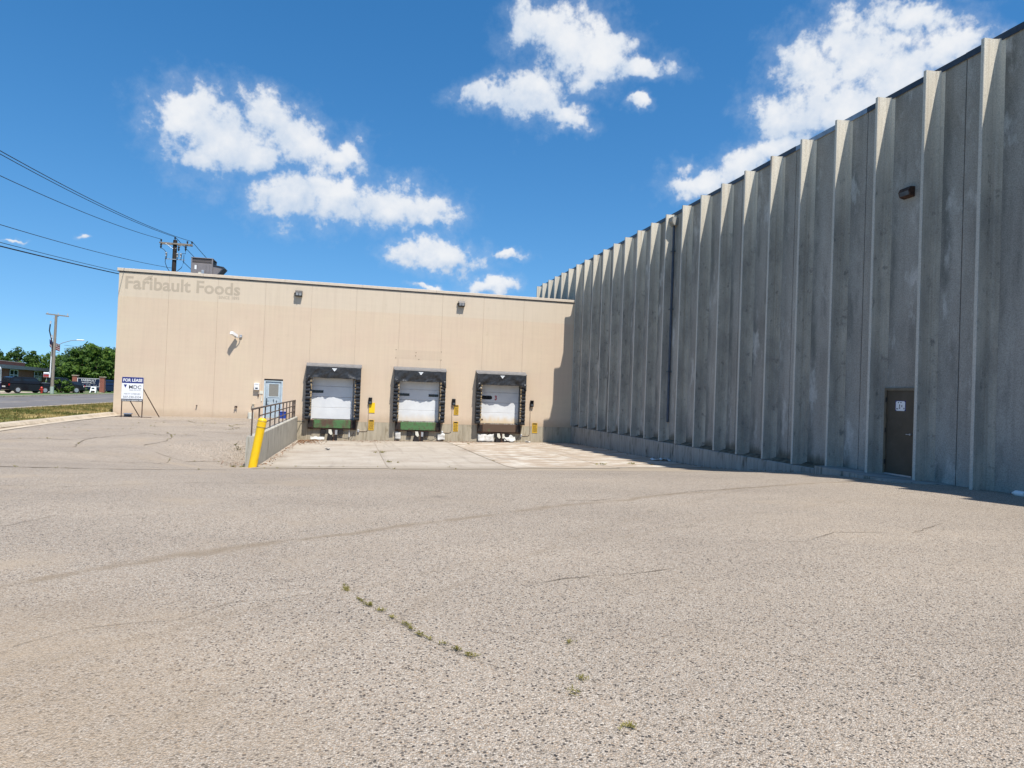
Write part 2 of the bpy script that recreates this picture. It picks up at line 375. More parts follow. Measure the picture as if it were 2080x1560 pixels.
def mat_tee():
    m, b, p = newmat('weathered_precast_concrete')
    v = b.pos(); x, y, z = b.sep(v)
    n1 = b.noise(b.comb(x, b.math('MULTIPLY', y, 1.0), b.math('MULTIPLY', z, 0.35)), 0.9, 6, 0.6)
    c = b.ramp(n1, [(0.22, (0.235, 0.222, 0.198)), (0.5, (0.35, 0.332, 0.297)), (0.78, (0.46, 0.438, 0.395))])
    # run-down streaks of dirt and algae
    st = b.noise(b.comb(b.math('MULTIPLY', x, 2.2), b.math('MULTIPLY', y, 2.6), b.math('MULTIPLY', z, 0.16)), 1.0, 5, 0.55)
    brk = b.noise(b.comb(x, y, b.math('MULTIPLY', z, 0.6)), 1.7, 5, 0.65)
    c = b.mix(b.math('MULTIPLY', b.step(st, 0.52, 0.74), b.step(brk, 0.34, 0.66, 0.0, 0.6)), c, (0.115, 0.114, 0.106))
    # green-black algae runs plus painted crease shade at the tee roots, broken by height
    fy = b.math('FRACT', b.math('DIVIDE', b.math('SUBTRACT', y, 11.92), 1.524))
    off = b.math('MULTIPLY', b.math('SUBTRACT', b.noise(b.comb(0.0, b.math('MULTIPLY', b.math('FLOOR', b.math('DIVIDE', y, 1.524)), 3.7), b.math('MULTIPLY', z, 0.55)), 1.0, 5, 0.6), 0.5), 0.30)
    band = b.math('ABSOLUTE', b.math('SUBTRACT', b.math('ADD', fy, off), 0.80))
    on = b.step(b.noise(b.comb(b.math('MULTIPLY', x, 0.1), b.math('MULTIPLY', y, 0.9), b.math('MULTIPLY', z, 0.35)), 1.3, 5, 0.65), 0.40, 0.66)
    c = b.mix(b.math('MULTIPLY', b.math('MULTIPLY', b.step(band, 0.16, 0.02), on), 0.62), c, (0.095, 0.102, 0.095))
    # pale lime blooms
    lm = b.noise(b.comb(x, b.math('MULTIPLY', y, 1.3), b.math('MULTIPLY', z, 0.55)), 1.25, 6, 0.66)
    c = b.mix(b.math('MULTIPLY', b.step(lm, 0.54, 0.70), 0.80), c, (0.56, 0.545, 0.51))
    # brown weathering under the coping
    top = b.math('MULTIPLY', b.step(z, 3.5, 8.0), b.step(b.noise(v, 0.7, 4, 0.6), 0.35, 0.7))
    c = b.mix(b.math('MULTIPLY', top, 0.45), c, (0.27, 0.245, 0.20))
    # wet moss at the foot
    mo = b.math('MULTIPLY', b.step(b.math('ADD', z, b.math('MULTIPLY', b.noise(b.comb(x, y, 0.0), 2.5, 4, 0.6), -0.75)), -1.72, -2.02), b.step(y, 15.5, 17))
    c = b.mix(b.math('MULTIPLY', mo, 0.7), c, (0.075, 0.07, 0.045))
    ag = b.noise(v, 38, 4, 0.75)
    c = b.mix(1.0, c, b.ramp(ag, [(0.28, 0.62), (0.5, 1.0), (0.74, 1.32)]), 'MULTIPLY')
    b.put(p.inputs['Base Color'], c); p.inputs['Roughness'].default_value = 0.92
    p.inputs['Specular IOR Level'].default_value = 0.2
    b.put(p.inputs['Normal'], b.bump(b.noise(v, 45, 4, 0.7), 0.4, 0.01))
    return m

def mat_fin():
    m, b, p = newmat('precast_stem_concrete')
    v = b.pos(); x, y, z = b.sep(v)
    sv = b.comb(b.math('MULTIPLY', x, 9.0), b.math('MULTIPLY', y, 4.0), b.math('MULTIPLY', z, 0.14))
    st = b.noise(sv, 1.6, 6, 0.6)
    c = b.ramp(st, [(0.25, (0.50, 0.435, 0.34)), (0.5, (0.66, 0.60, 0.49)), (0.75, (0.74, 0.68, 0.565))])
    low = b.step(z, 8.0, 4.6)  # paler tops paint extra sunlight into the lit triangles; dirt tone grows downward
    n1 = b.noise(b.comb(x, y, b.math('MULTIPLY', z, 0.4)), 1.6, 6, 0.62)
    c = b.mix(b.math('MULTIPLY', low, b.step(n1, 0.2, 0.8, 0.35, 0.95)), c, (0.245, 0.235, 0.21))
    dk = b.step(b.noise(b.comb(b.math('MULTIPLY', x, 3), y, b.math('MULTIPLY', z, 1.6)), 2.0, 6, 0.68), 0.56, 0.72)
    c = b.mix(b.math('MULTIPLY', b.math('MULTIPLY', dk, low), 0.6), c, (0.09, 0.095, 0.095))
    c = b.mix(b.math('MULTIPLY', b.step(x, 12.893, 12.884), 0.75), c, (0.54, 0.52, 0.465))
    rust = b.math('MULTIPLY', b.step(b.noise(sv, 0.9, 5, 0.6), 0.56, 0.72), b.step(z, 7.2, 8.0))
    c = b.mix(b.math('MULTIPLY', rust, 0.5), c, (0.30, 0.19, 0.10))
    ag = b.noise(v, 38, 4, 0.75)
    c = b.mix(1.0, c, b.ramp(ag, [(0.28, 0.72), (0.5, 1.0), (0.74, 1.25)]), 'MULTIPLY')
    b.put(p.inputs['Base Color'], c); p.inputs['Roughness'].default_value = 0.92
    p.inputs['Specular IOR Level'].default_value = 0.2
    b.put(p.inputs['Normal'], b.bump(b.noise(v, 45, 4, 0.7), 0.3, 0.01))
    return m

def mat_beige(name='beige_painted_panel', k=1.0):
    m, b, p = newmat(name)
    v = b.pos(); x, y, z = b.sep(v)
    n1 = b.noise(b.comb(b.math('MULTIPLY', x, 0.8), 0.0, z), 0.55, 5, 0.6)
    c = b.ramp(n1, [(0.28, (0.605*k, 0.47*k, 0.352*k)), (0.5, (0.615*k, 0.49*k, 0.362*k)), (0.72, (0.63*k, 0.512*k, 0.372*k))])
    # faded band below the coping
    edge = b.math('ADD', z, b.math('MULTIPLY', b.math('SUBTRACT', b.noise(v, 2.0, 3, 0.5), 0.5), 0.05))
    c = b.mix(b.step(edge, 4.36, 4.41), c, b.mix(0.75, c, (0.62*k, 0.525*k, 0.405*k)))
    # raked vertical texture and rain marks
    rk = b.noise(b.comb(b.math('MULTIPLY', x, 4.5), 0.0, b.math('MULTIPLY', z, 0.22)), 1.3, 7, 0.75)
    c = b.mix(1.0, c, b.ramp(rk, [(0.3, 0.955), (0.5, 1.0), (0.72, 1.025)]), 'MULTIPLY')
    hz = b.noise(b.comb(b.math('MULTIPLY', x, 0.35), 0.0, b.math('MULTIPLY', z, 5.0)), 1.2, 4, 0.6)
    c = b.mix(1.0, c, b.ramp(hz, [(0.3, 0.975), (0.6, 1.0), (0.75, 1.012)]), 'MULTIPLY')
    run = b.math('MULTIPLY', b.step(b.noise(b.comb(b.math('MULTIPLY', x, 2.2), 0.0, b.math('MULTIPLY', z, 0.12)), 1.0, 6, 0.7), 0.56, 0.72), b.step(z, 1.5, 5.6, 0.1, 1.0))
    c = b.mix(b.math('MULTIPLY', run, 0.20), c, (0.40*k, 0.31*k, 0.21*k))
    sp = b.step(b.noise(v, 2.6, 6, 0.7), 0.62, 0.74)
    c = b.mix(b.math('MULTIPLY', sp, 0.22), c, (0.46*k, 0.36*k, 0.235*k))
    # soil splash at the foot
    sl = b.step(b.math('ADD', z, b.math('MULTIPLY', b.noise(v, 3, 4, 0.6), -0.5)), -1.55, -2.1)
    c = b.mix(b.math('MULTIPLY', sl, 0.45), c, (0.36, 0.26, 0.17))
    b.put(p.inputs['Base Color'], c); p.inputs['Roughness'].default_value = 0.85
    p.inputs['Specular IOR Level'].default_value = 0.25
    h = b.noise(b.comb(b.math('MULTIPLY', x, 22.0), 0.0, z), 1.5, 3, 0.5)
    b.put(p.inputs['Normal'], b.bump(h, 0.12, 0.006))
    return m

def mat_foundation(name, col, moss):
    m, b, p = newmat(name)
    v = b.pos(); x, y, z = b.sep(v)
    xy = b.math('ADD', x, y)
    bd = b.noise(b.comb(b.math('MULTIPLY', xy, 3.2), 0.0, b.math('MULTIPLY', z, 0.35)), 1.0, 6, 0.65)
    c = b.ramp(bd, [(0.25, tuple(q*0.72 for q in col)), (0.5, col), (0.75, tuple(q*1.22 for q in col))])
    ln = b.math('FRACT', b.math('MULTIPLY', xy, 1.64))
    c = b.mix(b.math('MULTIPLY', b.step(ln, 0.035, 0.0), 0.6), c, tuple(q*0.4 for q in col))
    dk = b.step(b.noise(b.comb(b.math('MULTIPLY', xy, 2.0), 0.0, b.math('MULTIPLY', z, 0.6)), 1.3, 6, 0.65), 0.53, 0.70)
    fine_ = b.step(b.noise(b.comb(b.math('MULTIPLY', xy, 11.0), 0.0, b.math('MULTIPLY', z, 0.9)), 1.0, 5, 0.6), 0.52, 0.66)
    c = b.mix(b.math('MULTIPLY', fine_, 0.5), c, moss)
    c = b.mix(b.math('MULTIPLY', dk, 0.8), c, moss)
    b.put(p.inputs['Base Color'], c); p.inputs['Roughness'].default_value = 0.9
    p.inputs['Specular IOR Level'].default_value = 0.2
    b.put(p.inputs['Normal'], b.bump(b.noise(v, 25, 5, 0.65), 0.35, 0.015))
    return m

def mat_grass():
    m, b, p = newmat('dry_verge_grass')
    v = b.pos()
    n1 = b.noise(v, 0.45, 6, 0.62)
    c = b.ramp(n1, [(0.3, (0.05, 0.075, 0.018)), (0.46, (0.14, 0.135, 0.04)), (0.58, (0.33, 0.25, 0.10)), (0.75, (0.42, 0.32, 0.15))])
    c = b.mix(0.6, c, b.mix(1.0, c, b.ramp(b.noise(v, 14, 5, 0.7), [(0.3, 0.5), (0.7, 1.5)]), 'MULTIPLY'))
    b.put(p.inputs['Base Color'], c); p.inputs['Roughness'].default_value = 0.95
    p.inputs['Specular IOR Level'].default_value = 0.1
    b.put(p.inputs['Normal'], b.bump(b.noise(v, 18, 5, 0.7), 0.8, 0.05))
    return m

def mat_leaf(name, dark, light, sc=0.35):
    m, b, p = newmat(name)
    v = b.pos()
    n1 = b.noise(v, sc, 3, 0.6)
    n2 = b.noise(v, 3.0, 3, 0.6)
    f = b.math('ADD', b.math('MULTIPLY', n1, 0.6), b.math('MULTIPLY', n2, 0.4))
    b.put(p.inputs['Base Color'], b.mix(b.step(f, 0.35, 0.66), dark, light))
    p.inputs['Roughness'].default_value = 0.6; p.inputs['Specular IOR Level'].default_value = 0.25
    p.inputs['Subsurface Weight'].default_value = 0.0
    tr = b.n('ShaderNodeBsdfTranslucent'); b.put(tr.inputs['Color'], b.mix(b.step(f, 0.35, 0.66), dark, tuple(q*1.3 for q in light)))
    mx = b.n('ShaderNodeMixShader'); mx.inputs[0].default_value = 0.38
    b.l(p.outputs[0], mx.inputs[1]); b.l(tr.outputs[0], mx.inputs[2])
    b.l(mx.outputs[0], m.node_tree.nodes['Material Output'].inputs['Surface'])
    return m

def mat_brick():
    m, b, p = newmat('red_brick')
    v = b.pos(); x, y, z = b.sep(v)
    br = b.n('ShaderNodeTexBrick'); b.l(b.comb(b.math('ADD', x, y), z, 0.0), br.inputs['Vector'])
    br.inputs['Color1'].default_value = (0.27, 0.075, 0.045, 1); br.inputs['Color2'].default_value = (0.21, 0.055, 0.035, 1)
    br.inputs['Mortar'].default_value = (0.30, 0.20, 0.15, 1); br.inputs['Scale'].default_value = 1.0
    br.inputs['Brick Width'].default_value = 0.22; br.inputs['Row Height'].default_value = 0.075; br.inputs['Mortar Size'].default_value = 0.006
    c = b.mix(0.5, br.outputs[0], b.mix(1.0, br.outputs[0], b.ramp(b.noise(v, 1.2, 4, 0.6), [(0.3, 0.7), (0.7, 1.25)]), 'MULTIPLY'))
    b.put(p.inputs['Base Color'], c); p.inputs['Roughness'].default_value = 0.9
    return m

def mat_dockdoor(name, stain):
    m, b, p = newmat(name)
    v = b.pos(); x, y, z = b.sep(v)
    c = b.mix(b.step(b.noise(v, 1.4, 5, 0.6), 0.3, 0.7), (0.60, 0.61, 0.62), (0.68, 0.69, 0.69))
    if stain:
        s_ = b.step(b.math('ADD', z, b.math('MULTIPLY', b.math('SUBTRACT', b.noise(b.comb(b.math('MULTIPLY', x, 2.0), 0.0, b.math('MULTIPLY', z, 0.8)), 1.5, 5, 0.65), 0.5), 0.7)), -1.25, -1.75)
        c = b.mix(b.math('MULTIPLY', s_, stain), c, (0.62, 0.42, 0.16))
    b.put(p.inputs['Base Color'], c); p.inputs['Roughness'].default_value = 0.45
    return m

def mat_leveler(name, amt):
    m, b, p = newmat(name)
    v = b.pos()
    n1 = b.noise(b.vmath('MULTIPLY', v, (1.0, 1.0, 0.6)), 1.6, 6, 0.62)
    c = b.mix(b.step(n1, 0.62-amt, 0.78-amt), (0.068, 0.165, 0.058), (0.095, 0.058, 0.036))
    c = b.mix(b.step(b.noise(v, 7, 5, 0.7), 0.46, 0.68, 0, 0.75), c, (0.085, 0.05, 0.033))
    b.put(p.inputs['Base Color'], c); p.inputs['Roughness'].default_value = 0.7
    return m

M = {}
M['pavement'] = mat_pavement()
M['apron'] = mat_apron()
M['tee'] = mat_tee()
M['fin'] = mat_fin()
M['beige'] = mat_beige()
M['ghost'] = mat_beige('faded_lettering_stain', 0.74)
M['ghost2'] = mat_beige('sign_ghost_patch', 0.95)
M['beige_found'] = mat_foundation('dock_foundation_concrete', (0.40, 0.35, 0.262), (0.23, 0.19, 0.125))
M['tee_found'] = mat_foundation('ledge_foundation_concrete', (0.33, 0.32, 0.29), (0.065, 0.055, 0.035))
M['moss'] = mat('mossy_sill_grout', (0.115, 0.10, 0.07), 0.95, 0.5, scale=5, dirt=(0.24, 0.22, 0.17), dscale=3, damt=0.6, bump=0.4)
M['retain'] = mat_foundation('retaining_wall_concrete', (0.42, 0.40, 0.345), (0.14, 0.125, 0.095))
M['grass'] = mat_grass()
M['brick'] = mat_brick()
M['cap'] = mat('beige_coping_metal', (0.60, 0.505, 0.395), 0.5, 0.06)
M['dkmetal'] = mat('dark_bronze_metal', (0.035, 0.032, 0.032), 0.45, 0.25, metal=0.4)
M['flash_dark'] = mat('dark_roof_flashing', (0.045, 0.05, 0.062), 0.45, 0.2)
M['flash_pale'] = mat('galvanised_roof_flashing', (0.30, 0.34, 0.38), 0.4, 0.15, metal=0.3)
M['joint'] = mat('joint_sealant', (0.05, 0.045, 0.04), 0.9, 0.2)
M['bjoint'] = mat('beige_joint_sealant', (0.42, 0.33, 0.245), 0.9, 0.2)
M['vinyl'] = mat('black_dock_vinyl', (0.028, 0.030, 0.034), 0.42, 0.35, scale=9, dirt=(0.07, 0.065, 0.06), dscale=7, damt=0.3, bump=0.25, bscale=24)
M['vinyl2'] = mat('grey_hood_vinyl', (0.17, 0.165, 0.165), 0.6, 0.15, scale=5)
M['foam'] = mat('torn_yellow_foam', (0.34, 0.25, 0.14), 0.95, 0.4, scale=14, dirt=(0.07, 0.05, 0.03), dscale=9, damt=0.8, bump=0.5)
M['rust'] = mat('rusty_brown_steel', (0.065, 0.034, 0.024), 0.8, 0.5, scale=10, dirt=(0.025, 0.02, 0.018), dscale=6, damt=0.7)
M['black'] = mat('black_rubber', (0.018, 0.016, 0.016), 0.8, 0.4)
M['glass_dark'] = mat('dark_window_glass', (0.012, 0.012, 0.016), 0.15, 0.2, spec=0.5)
M['yellow'] = mat('yellow_bollard_sleeve', (0.80, 0.50, 0.008), 0.42, 0.05, dirt=(0.40, 0.24, 0.03), dscale=3.5, damt=0.45, bump=0.1)
M['yellow_sign'] = mat('yellow_sign_paint', (0.80, 0.53, 0.01), 0.5, 0.06)
M['amber_sign'] = mat('weathered_amber_sign', (0.60, 0.36, 0.03), 0.6, 0.15, scale=14)
M['sign_black'] = mat('black_sign_print', (0.03, 0.022, 0.012), 0.6, 0.2)
M['white'] = mat('white_paint', (0.80, 0.80, 0.79), 0.5, 0.05)
M['offwhite'] = mat('aged_offwhite_plastic', (0.66, 0.64, 0.54), 0.6, 0.12)
M['signwhite'] = mat('white_sign_panel', (0.78, 0.79, 0.81), 0.4, 0.03)
M['navy'] = mat('navy_sign_print', (0.012, 0.022, 0.17), 0.4, 0.08)
M['signgrey'] = mat('grey_sign_print', (0.17, 0.18, 0.21), 0.5, 0.1)
M['signink'] = mat('dark_sign_print', (0.03, 0.035, 0.05), 0.5, 0.1)
M['bluedoor'] = mat('peeling_blue_door_paint', (0.37, 0.45, 0.50), 0.6, 0.14, scale=4, dirt=(0.50, 0.53, 0.54), dscale=5, damt=0.7)
M['bluetrim'] = mat('pale_blue_trim', (0.47, 0.55, 0.59), 0.6, 0.12)
M['scuff'] = mat('dark_door_scuff', (0.07, 0.085, 0.10), 0.8, 0.3)
M['mesh_glass'] = mat('wired_door_glass', (0.235, 0.225, 0.195), 0.35, 0.12, scale=20)
M['railpaint'] = mat('brown_rail_paint', (0.085, 0.065, 0.055), 0.6, 0.35, scale=8, dirt=(0.12, 0.055, 0.03), dscale=7, damt=0.7)
M['bluebin'] = mat('blue_plastic', (0.012, 0.05, 0.30), 0.4, 0.1)
M['browndoor'] = mat('brown_steel_door', (0.078, 0.060, 0.040), 0.6, 0.12, scale=2, dirt=(0.10, 0.082, 0.06), dscale=3, damt=0.5)
M['brownframe'] = mat('tan_door_frame', (0.155, 0.125, 0.085), 0.6, 0.15)
M['pipe_blue'] = mat('slate_blue_downspout', (0.075, 0.095, 0.13), 0.5, 0.2)
M['redprint'] = mat('red_number_paint', (0.40, 0.03, 0.03), 0.5, 0.1)
M['hvac'] = mat('grey_sheet_metal', (0.205, 0.185, 0.185), 0.55, 0.1, scale=2)
M['hvac_dk'] = mat('hvac_coil_dark', (0.085, 0.065, 0.045), 0.7, 0.3)
M['silver'] = mat('galvanised_steel', (0.45, 0.46, 0.47), 0.4, 0.12, metal=0.5)
M['wood_dark'] = mat('creosoted_pole_wood', (0.030, 0.022, 0.018), 0.85, 0.5, scale=5, stretch=(6, 6, 0.5))
M['wood_grey'] = mat('weathered_pole_wood', (0.25, 0.21, 0.17), 0.9, 0.3, scale=5, stretch=(6, 6, 0.5))
M['wire'] = mat('black_cable', (0.015, 0.015, 0.017), 0.7, 0.1)
M['porcelain'] = mat('pale_insulator', (0.48, 0.50, 0.52), 0.35, 0.1)
M['asphalt'] = mat('road_asphalt', (0.135, 0.125, 0.12), 0.9, 0.25, scale=0.5, dirt=(0.20, 0.18, 0.165), dscale=0.4, damt=0.7, bump=0.3, bscale=40)
M['kerb'] = mat('kerb_concrete', (0.46, 0.385, 0.29), 0.9, 0.15, scale=3, dirt=(0.25, 0.20, 0.14), dscale=2.0, damt=0.5, bump=0.3, bscale=30)
M['gravel'] = mat('pale_gravel_lot', (0.40, 0.34, 0.27), 0.95, 0.2, scale=4)
M['field'] = mat('green_turf', (0.055, 0.105, 0.025), 0.95, 0.4, scale=0.2, dirt=(0.14, 0.15, 0.05), dscale=0.15, damt=0.6)
M['leafA'] = mat_leaf('dark_tree_leaves', (0.022, 0.052, 0.012), (0.095, 0.165, 0.028))
M['leafB'] = mat_leaf('bright_tree_leaves', (0.034, 0.080, 0.014), (0.145, 0.235, 0.036))
M['leafC'] = mat_leaf('silvery_tree_leaves', (0.045, 0.085, 0.040), (0.135, 0.195, 0.085))
M['bark'] = mat('tree_bark', (0.055, 0.042, 0.032), 0.9, 0.3)
M['weed'] = mat_leaf('crack_weed_leaves', (0.17, 0.155, 0.035), (0.34, 0.30, 0.085), 4)
M['crack'] = mat('crack_soil', (0.135, 0.105, 0.07), 0.95, 0.3, scale=9)
M['leaflitter'] = mat('dead_brown_leaves', (0.20, 0.11, 0.06), 0.9, 0.5, scale=22)
M['carblack'] = mat('black_car_paint', (0.010, 0.011, 0.014), 0.22, 0.1, spec=0.3)
M['carblue'] = mat('dark_blue_car_paint', (0.010, 0.022, 0.060), 0.22, 0.1, spec=0.3)
M['carsilver'] = mat('silver_car_trim', (0.42, 0.43, 0.45), 0.3, 0.1, metal=0.5)
M['carglass'] = mat('tinted_car_glass', (0.012, 0.018, 0.025), 0.1, 0.1, spec=0.35)
M['taillight'] = mat('red_tail_light', (0.35, 0.015, 0.012), 0.25, 0.1)
M['headlight'] = mat('clear_lamp_lens', (0.65, 0.66, 0.66), 0.15, 0.05)
M['busnavy'] = mat('navy_bus_paint', (0.010, 0.022, 0.10), 0.3, 0.08)
M['tyre'] = mat('tyre_rubber', (0.014, 0.014, 0.014), 0.85, 0.2)
M['fascia'] = mat('grey_fascia_metal', (0.20, 0.21, 0.225), 0.5, 0.12, scale=2)
M['fire_red'] = mat('hydrant_red_paint', (0.42, 0.035, 0.02), 0.45, 0.12)
M['flagred'] = mat('flag_red_cloth', (0.16, 0.015, 0.02), 0.8, 0.1)
M['flagwhite'] = mat('flag_white_cloth', (0.34, 0.30, 0.30), 0.8, 0.05)
M['flagblue'] = mat('flag_blue_cloth', (0.015, 0.02, 0.09), 0.8, 0.05)
M['signnavy'] = mat('dark_navy_sign_board', (0.012, 0.022, 0.055), 0.45, 0.1)
M['foamwhite'] = mat('white_plastic_sheet', (0.50, 0.49, 0.46), 0.6, 0.2, dirt=(0.3, 0.26, 0.2), dscale=4, damt=0.5)
M['greensleeve'] = mat('pale_green_pole_sleeve', (0.36, 0.42, 0.36), 0.7, 0.1)

# ------------------------------------------------------------------ ground
DT = [(-60, -1.6), (0, -1.6), (8, -1.62), (12, -1.66), (15, -1.76), (17, -1.92), (20, -2.23), (23, -2.47), (25, -2.52), (28, -2.58), (36, -2.74), (39.45, -2.84), (200, -2.84)]
LT = [(-60, -1.6), (0, -1.6), (8, -1.63), (12, -1.70), (16, -1.86), (19, -1.95), (23, -1.98), (27, -1.90), (32, -1.86), (300, -1.86)]
def itp(T, y):
    if y <= T[0][0]: return T[0][1]
    for (a, b), (c, d) in zip(T, T[1:]):
        if y <= c: return b+(d-b)*(y-a)/(c-a)
    return T[-1][1]
def sitp(T, y): return (itp(T, y-1.2)+itp(T, y-0.4)+itp(T, y+0.4)+itp(T, y+1.2))/4
def g(x, y):
    d = sitp(DT, y)-.15*min(1.1, max(0, (12.5-x)/15))*min(1, max(0, (y-14)/6))
    l = sitp(LT, y)
    xc = itp([(16, -6), (23.5, -4.7), (25.2, -3.08)], y); w = itp([(16, 3.5), (23.5, 1.3), (25.2, .07)], y)
    t = min(1, max(0, (x-xc+w)/(2*w))); t = t*t*(3-2*t)
    return l+(d-l)*t
def bumpy(x, y): return 0.008*mnoise.noise((x*0.7, y*0.7, 3))+0.012*mnoise.noise((x*0.23, y*0.23, 9))
def arange(a, b, s):
    n = max(1, round((b-a)/s)); return [a+(b-a)*i/n for i in range(n+1)]
XS = arange(-12.05, -6, 0.55)+arange(-6, -3.4, 0.2)[1:]+[-3.15, -3.01, -2.8]+arange(-2.5, 13.4, 0.6)
YS = arange(-30, -2, 2.0)+arange(-2, 39.6, 0.4)[1:]
pv = MB().grid(XS, YS, lambda x, y: (x, y, g(x, y)+bumpy(x, y))).build('pavement', M['pavement'])
struct(pv)
# concrete apron in front of the docks: slab pieces following the ramp
def sheet(name, x0, x1, y0, y1, m, dz=0.006, sx=0.5, sy=0.4):
    return MB().grid(arange(x0, x1, sx), arange(y0, y1, sy), lambda x, y: (x, y, g(x, y)+bumpy(x, y)+dz)).build(name, m)
ap = bpy.data.objects.new('dock_apron', None); COL.objects.link(ap); ap.location = (5, 30, -2.7); struct(ap)
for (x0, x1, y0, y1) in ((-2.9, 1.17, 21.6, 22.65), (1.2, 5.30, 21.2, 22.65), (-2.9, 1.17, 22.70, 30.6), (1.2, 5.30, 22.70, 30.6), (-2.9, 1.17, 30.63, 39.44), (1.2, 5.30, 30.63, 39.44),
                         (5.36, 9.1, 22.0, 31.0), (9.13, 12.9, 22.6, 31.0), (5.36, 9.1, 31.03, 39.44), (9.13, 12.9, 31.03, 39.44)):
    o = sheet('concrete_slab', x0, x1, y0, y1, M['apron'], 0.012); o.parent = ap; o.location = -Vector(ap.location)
te = MB()
for (x0, x1, y0, y1) in ((-4000, -12.05, -3000, 6000), (13.4, 4000, -3000, 6000), (-12.05, 13.4, 39.6, 6000), (-12.05, 13.4, -3000, -30)):
    te.add([(x0, y0, -1.95), (x1, y0, -1.95), (x1, y1, -1.95), (x0, y1, -1.95)], [(0, 1, 2, 3)])
struct(te.build('terrain', M['field']))
vg = MB().grid(arange(-17.75, -12.36, 0.4), arange(10, 110, 0.8), lambda x, y: (x, y, -1.80+0.05*math.sin((x+17.75)/5.4*math.pi)+0.03*mnoise.noise((x*0.8, y*0.8, 1))))
struct(vg.build('grass_verge', M['grass']))
struct(MB().add([(-28.6, -200, -1.86), (-17.9, -200, -1.86), (-17.9, 600, -1.86), (-28.6, 600, -1.86)], [(0, 1, 2, 3)]).build('road', M['asphalt']))
rk = bpy.data.objects.new('road_kerb', None); COL.objects.link(rk); rk.location = (-18, 50, -1.8); struct(rk)
for (x0, x1) in ((-17.95, -17.72), (-28.85, -28.55)):
    MB().box(x0, x1, -50, 200, -1.9, -1.74).build('kerb_stone', M['kerb'], rk)
MB().add([(-23.32, 20, -1.855), (-23.2, 20, -1.855), (-23.2, 200, -1.855), (-23.32, 200, -1.855)], [(0, 1, 2, 3)]).build('centre_line', M['kerb'], rk)
struct(MB().grid(arange(-33.6, -28.9, 0.6), arange(20, 170, 2), lambda x, y: (x, y, -1.82+0.03*mnoise.noise((x*0.7, y*0.7, 4)))).build('far_verge', M['field']))
struct(MB().add([(-43.5, 60, -1.90), (-33.5, 60, -1.90), (-33.5, 93, -1.90), (-46.5, 93, -1.90)], [(0, 1, 2, 3)]).build('parking_lot', M['gravel']))
# kerb of the yard: precast lengths butted end to end
ck = bpy.data.objects.new('yard_kerb', None); COL.objects.link(ck); ck.location = (-12.2, 30, -1.85); struct(ck)
for i in range(9):
    y0 = 39.4-3.0*(i+1)
    MB().prism([(-12.40, -2.1), (-12.0, -2.1), (-11.98, -1.84), (-12.07, -1.74), (-12.40, -1.72)], 'y', y0+0.012, y0+3.0).build('kerb_stone', M['kerb'], ck)
gu = MB().grid([-12.0, -11.6], arange(12, 39.4, 0.6), lambda x, y: (x, y, g(-11.8, y)+0.02)).build('gutter_strip', M['kerb'], None, (0, 0, 0))
gu.parent = ck; gu.location = -Vector(ck.location)

# dry grass tufts on the verge (nobody could count them)
tb = MB()
for i in range(5200):
    x = random.uniform(-17.6, -12.45); y = random.uniform(22, 62)
    z = -1.80+0.05*math.sin((x+17.75)/5.4*math.pi)
    for k in range(3):
        a = random.uniform(0, 6.28); h = random.uniform(0.05, 0.13); w = 0.02
        bx, by = x+random.uniform(-.06, .06), y+random.uniform(-.06, .06)
        tb.add([(bx-w*math.cos(a), by-w*math.sin(a), z-0.02), (bx+w*math.cos(a), by+w*math.sin(a), z-0.02), (bx+random.uniform(-.05, .05), by+random.uniform(-.05, .05), z+h)], [(0, 1, 2)])
stuff(tb.build('grass_tufts', M['grass'], None, (-15, 40, -1.8)), 'short dry grass on the roadside verge', 'grass')

# ------------------------------------------------------------------ beige building
YW = 39.45
JX = [-12.23+2.44*i for i in range(11)]          # panel joints
JX[-1] = 13.25
ZC = 5.70                                        # underside of coping
BC = [-1.09, 3.69, 8.455]                        # dock bay centres
OPEN = [(c-1.22, c+1.22, -1.80, 0.95) for c in BC]+[(-4.79, -3.81, -1.86, 0.34)]
bb = thing('dock_building', (0, YW, -1.86), 'beige panel-walled warehouse wing with three loading docks and faded lettering', 'building')
def cut_boxes(m, x0, x1, z0, z1, y0, y1):
    xs = sorted({x0, x1}|{min(max(v, x0), x1) for o in OPEN for v in o[:2]})
    zs = sorted({z0, z1}|{min(max(v, z0), z1) for o in OPEN for v in o[2:]})
    for a, b in zip(xs, xs[1:]):
        run = None
        for c, d in zip(zs, zs[1:]):
            hole = any(o[0] < (a+b)/2 < o[1] and o[2] < (c+d)/2 < o[3] for o in OPEN)
            if hole:
                if run: m.box(a, b, y0, y1, run[0], run[1]); run = None
            else: run = (run[0], d) if run else (c, d)
        if run: m.box(a, b, y0, y1, run[0], run[1])
for i in range(10):
    m = MB(); x0, x1 = JX[i]+0.006, JX[i+1]-0.006
    split = -2.97
    if x1 <= split or x0 >= split: cut_boxes(m, x0, x1, -2.05 if x1 <= split else -1.885, ZC, YW, YW+0.22)
    else:
        cut_boxes(m, x0, split, -2.05, ZC, YW, YW+0.22); cut_boxes(m, split, x1, -1.885, ZC, YW, YW+0.22)
    m.build('wall_panel', M['beige'], bb)
for x in JX[1:-1]: MB().box(x-0.012, x+0.012, YW+0.012, YW+0.2, -1.9, ZC).build('joint_seal', M['bjoint'], bb)
m = MB(); m.box(-2.98, 13.20, YW-0.006, YW+0.3, -3.3, -1.89); m.build('foundation', M['beige_found'], bb)
for q in ((-12.23, -12.03, YW+0.225, YW+10), (12.6, 12.75, YW+0.225, YW+10), (-12.02, 12.59, YW+9.8, YW+10)): MB().box(*q, -2.1, ZC).build('side_wall', M['beige'], bb)
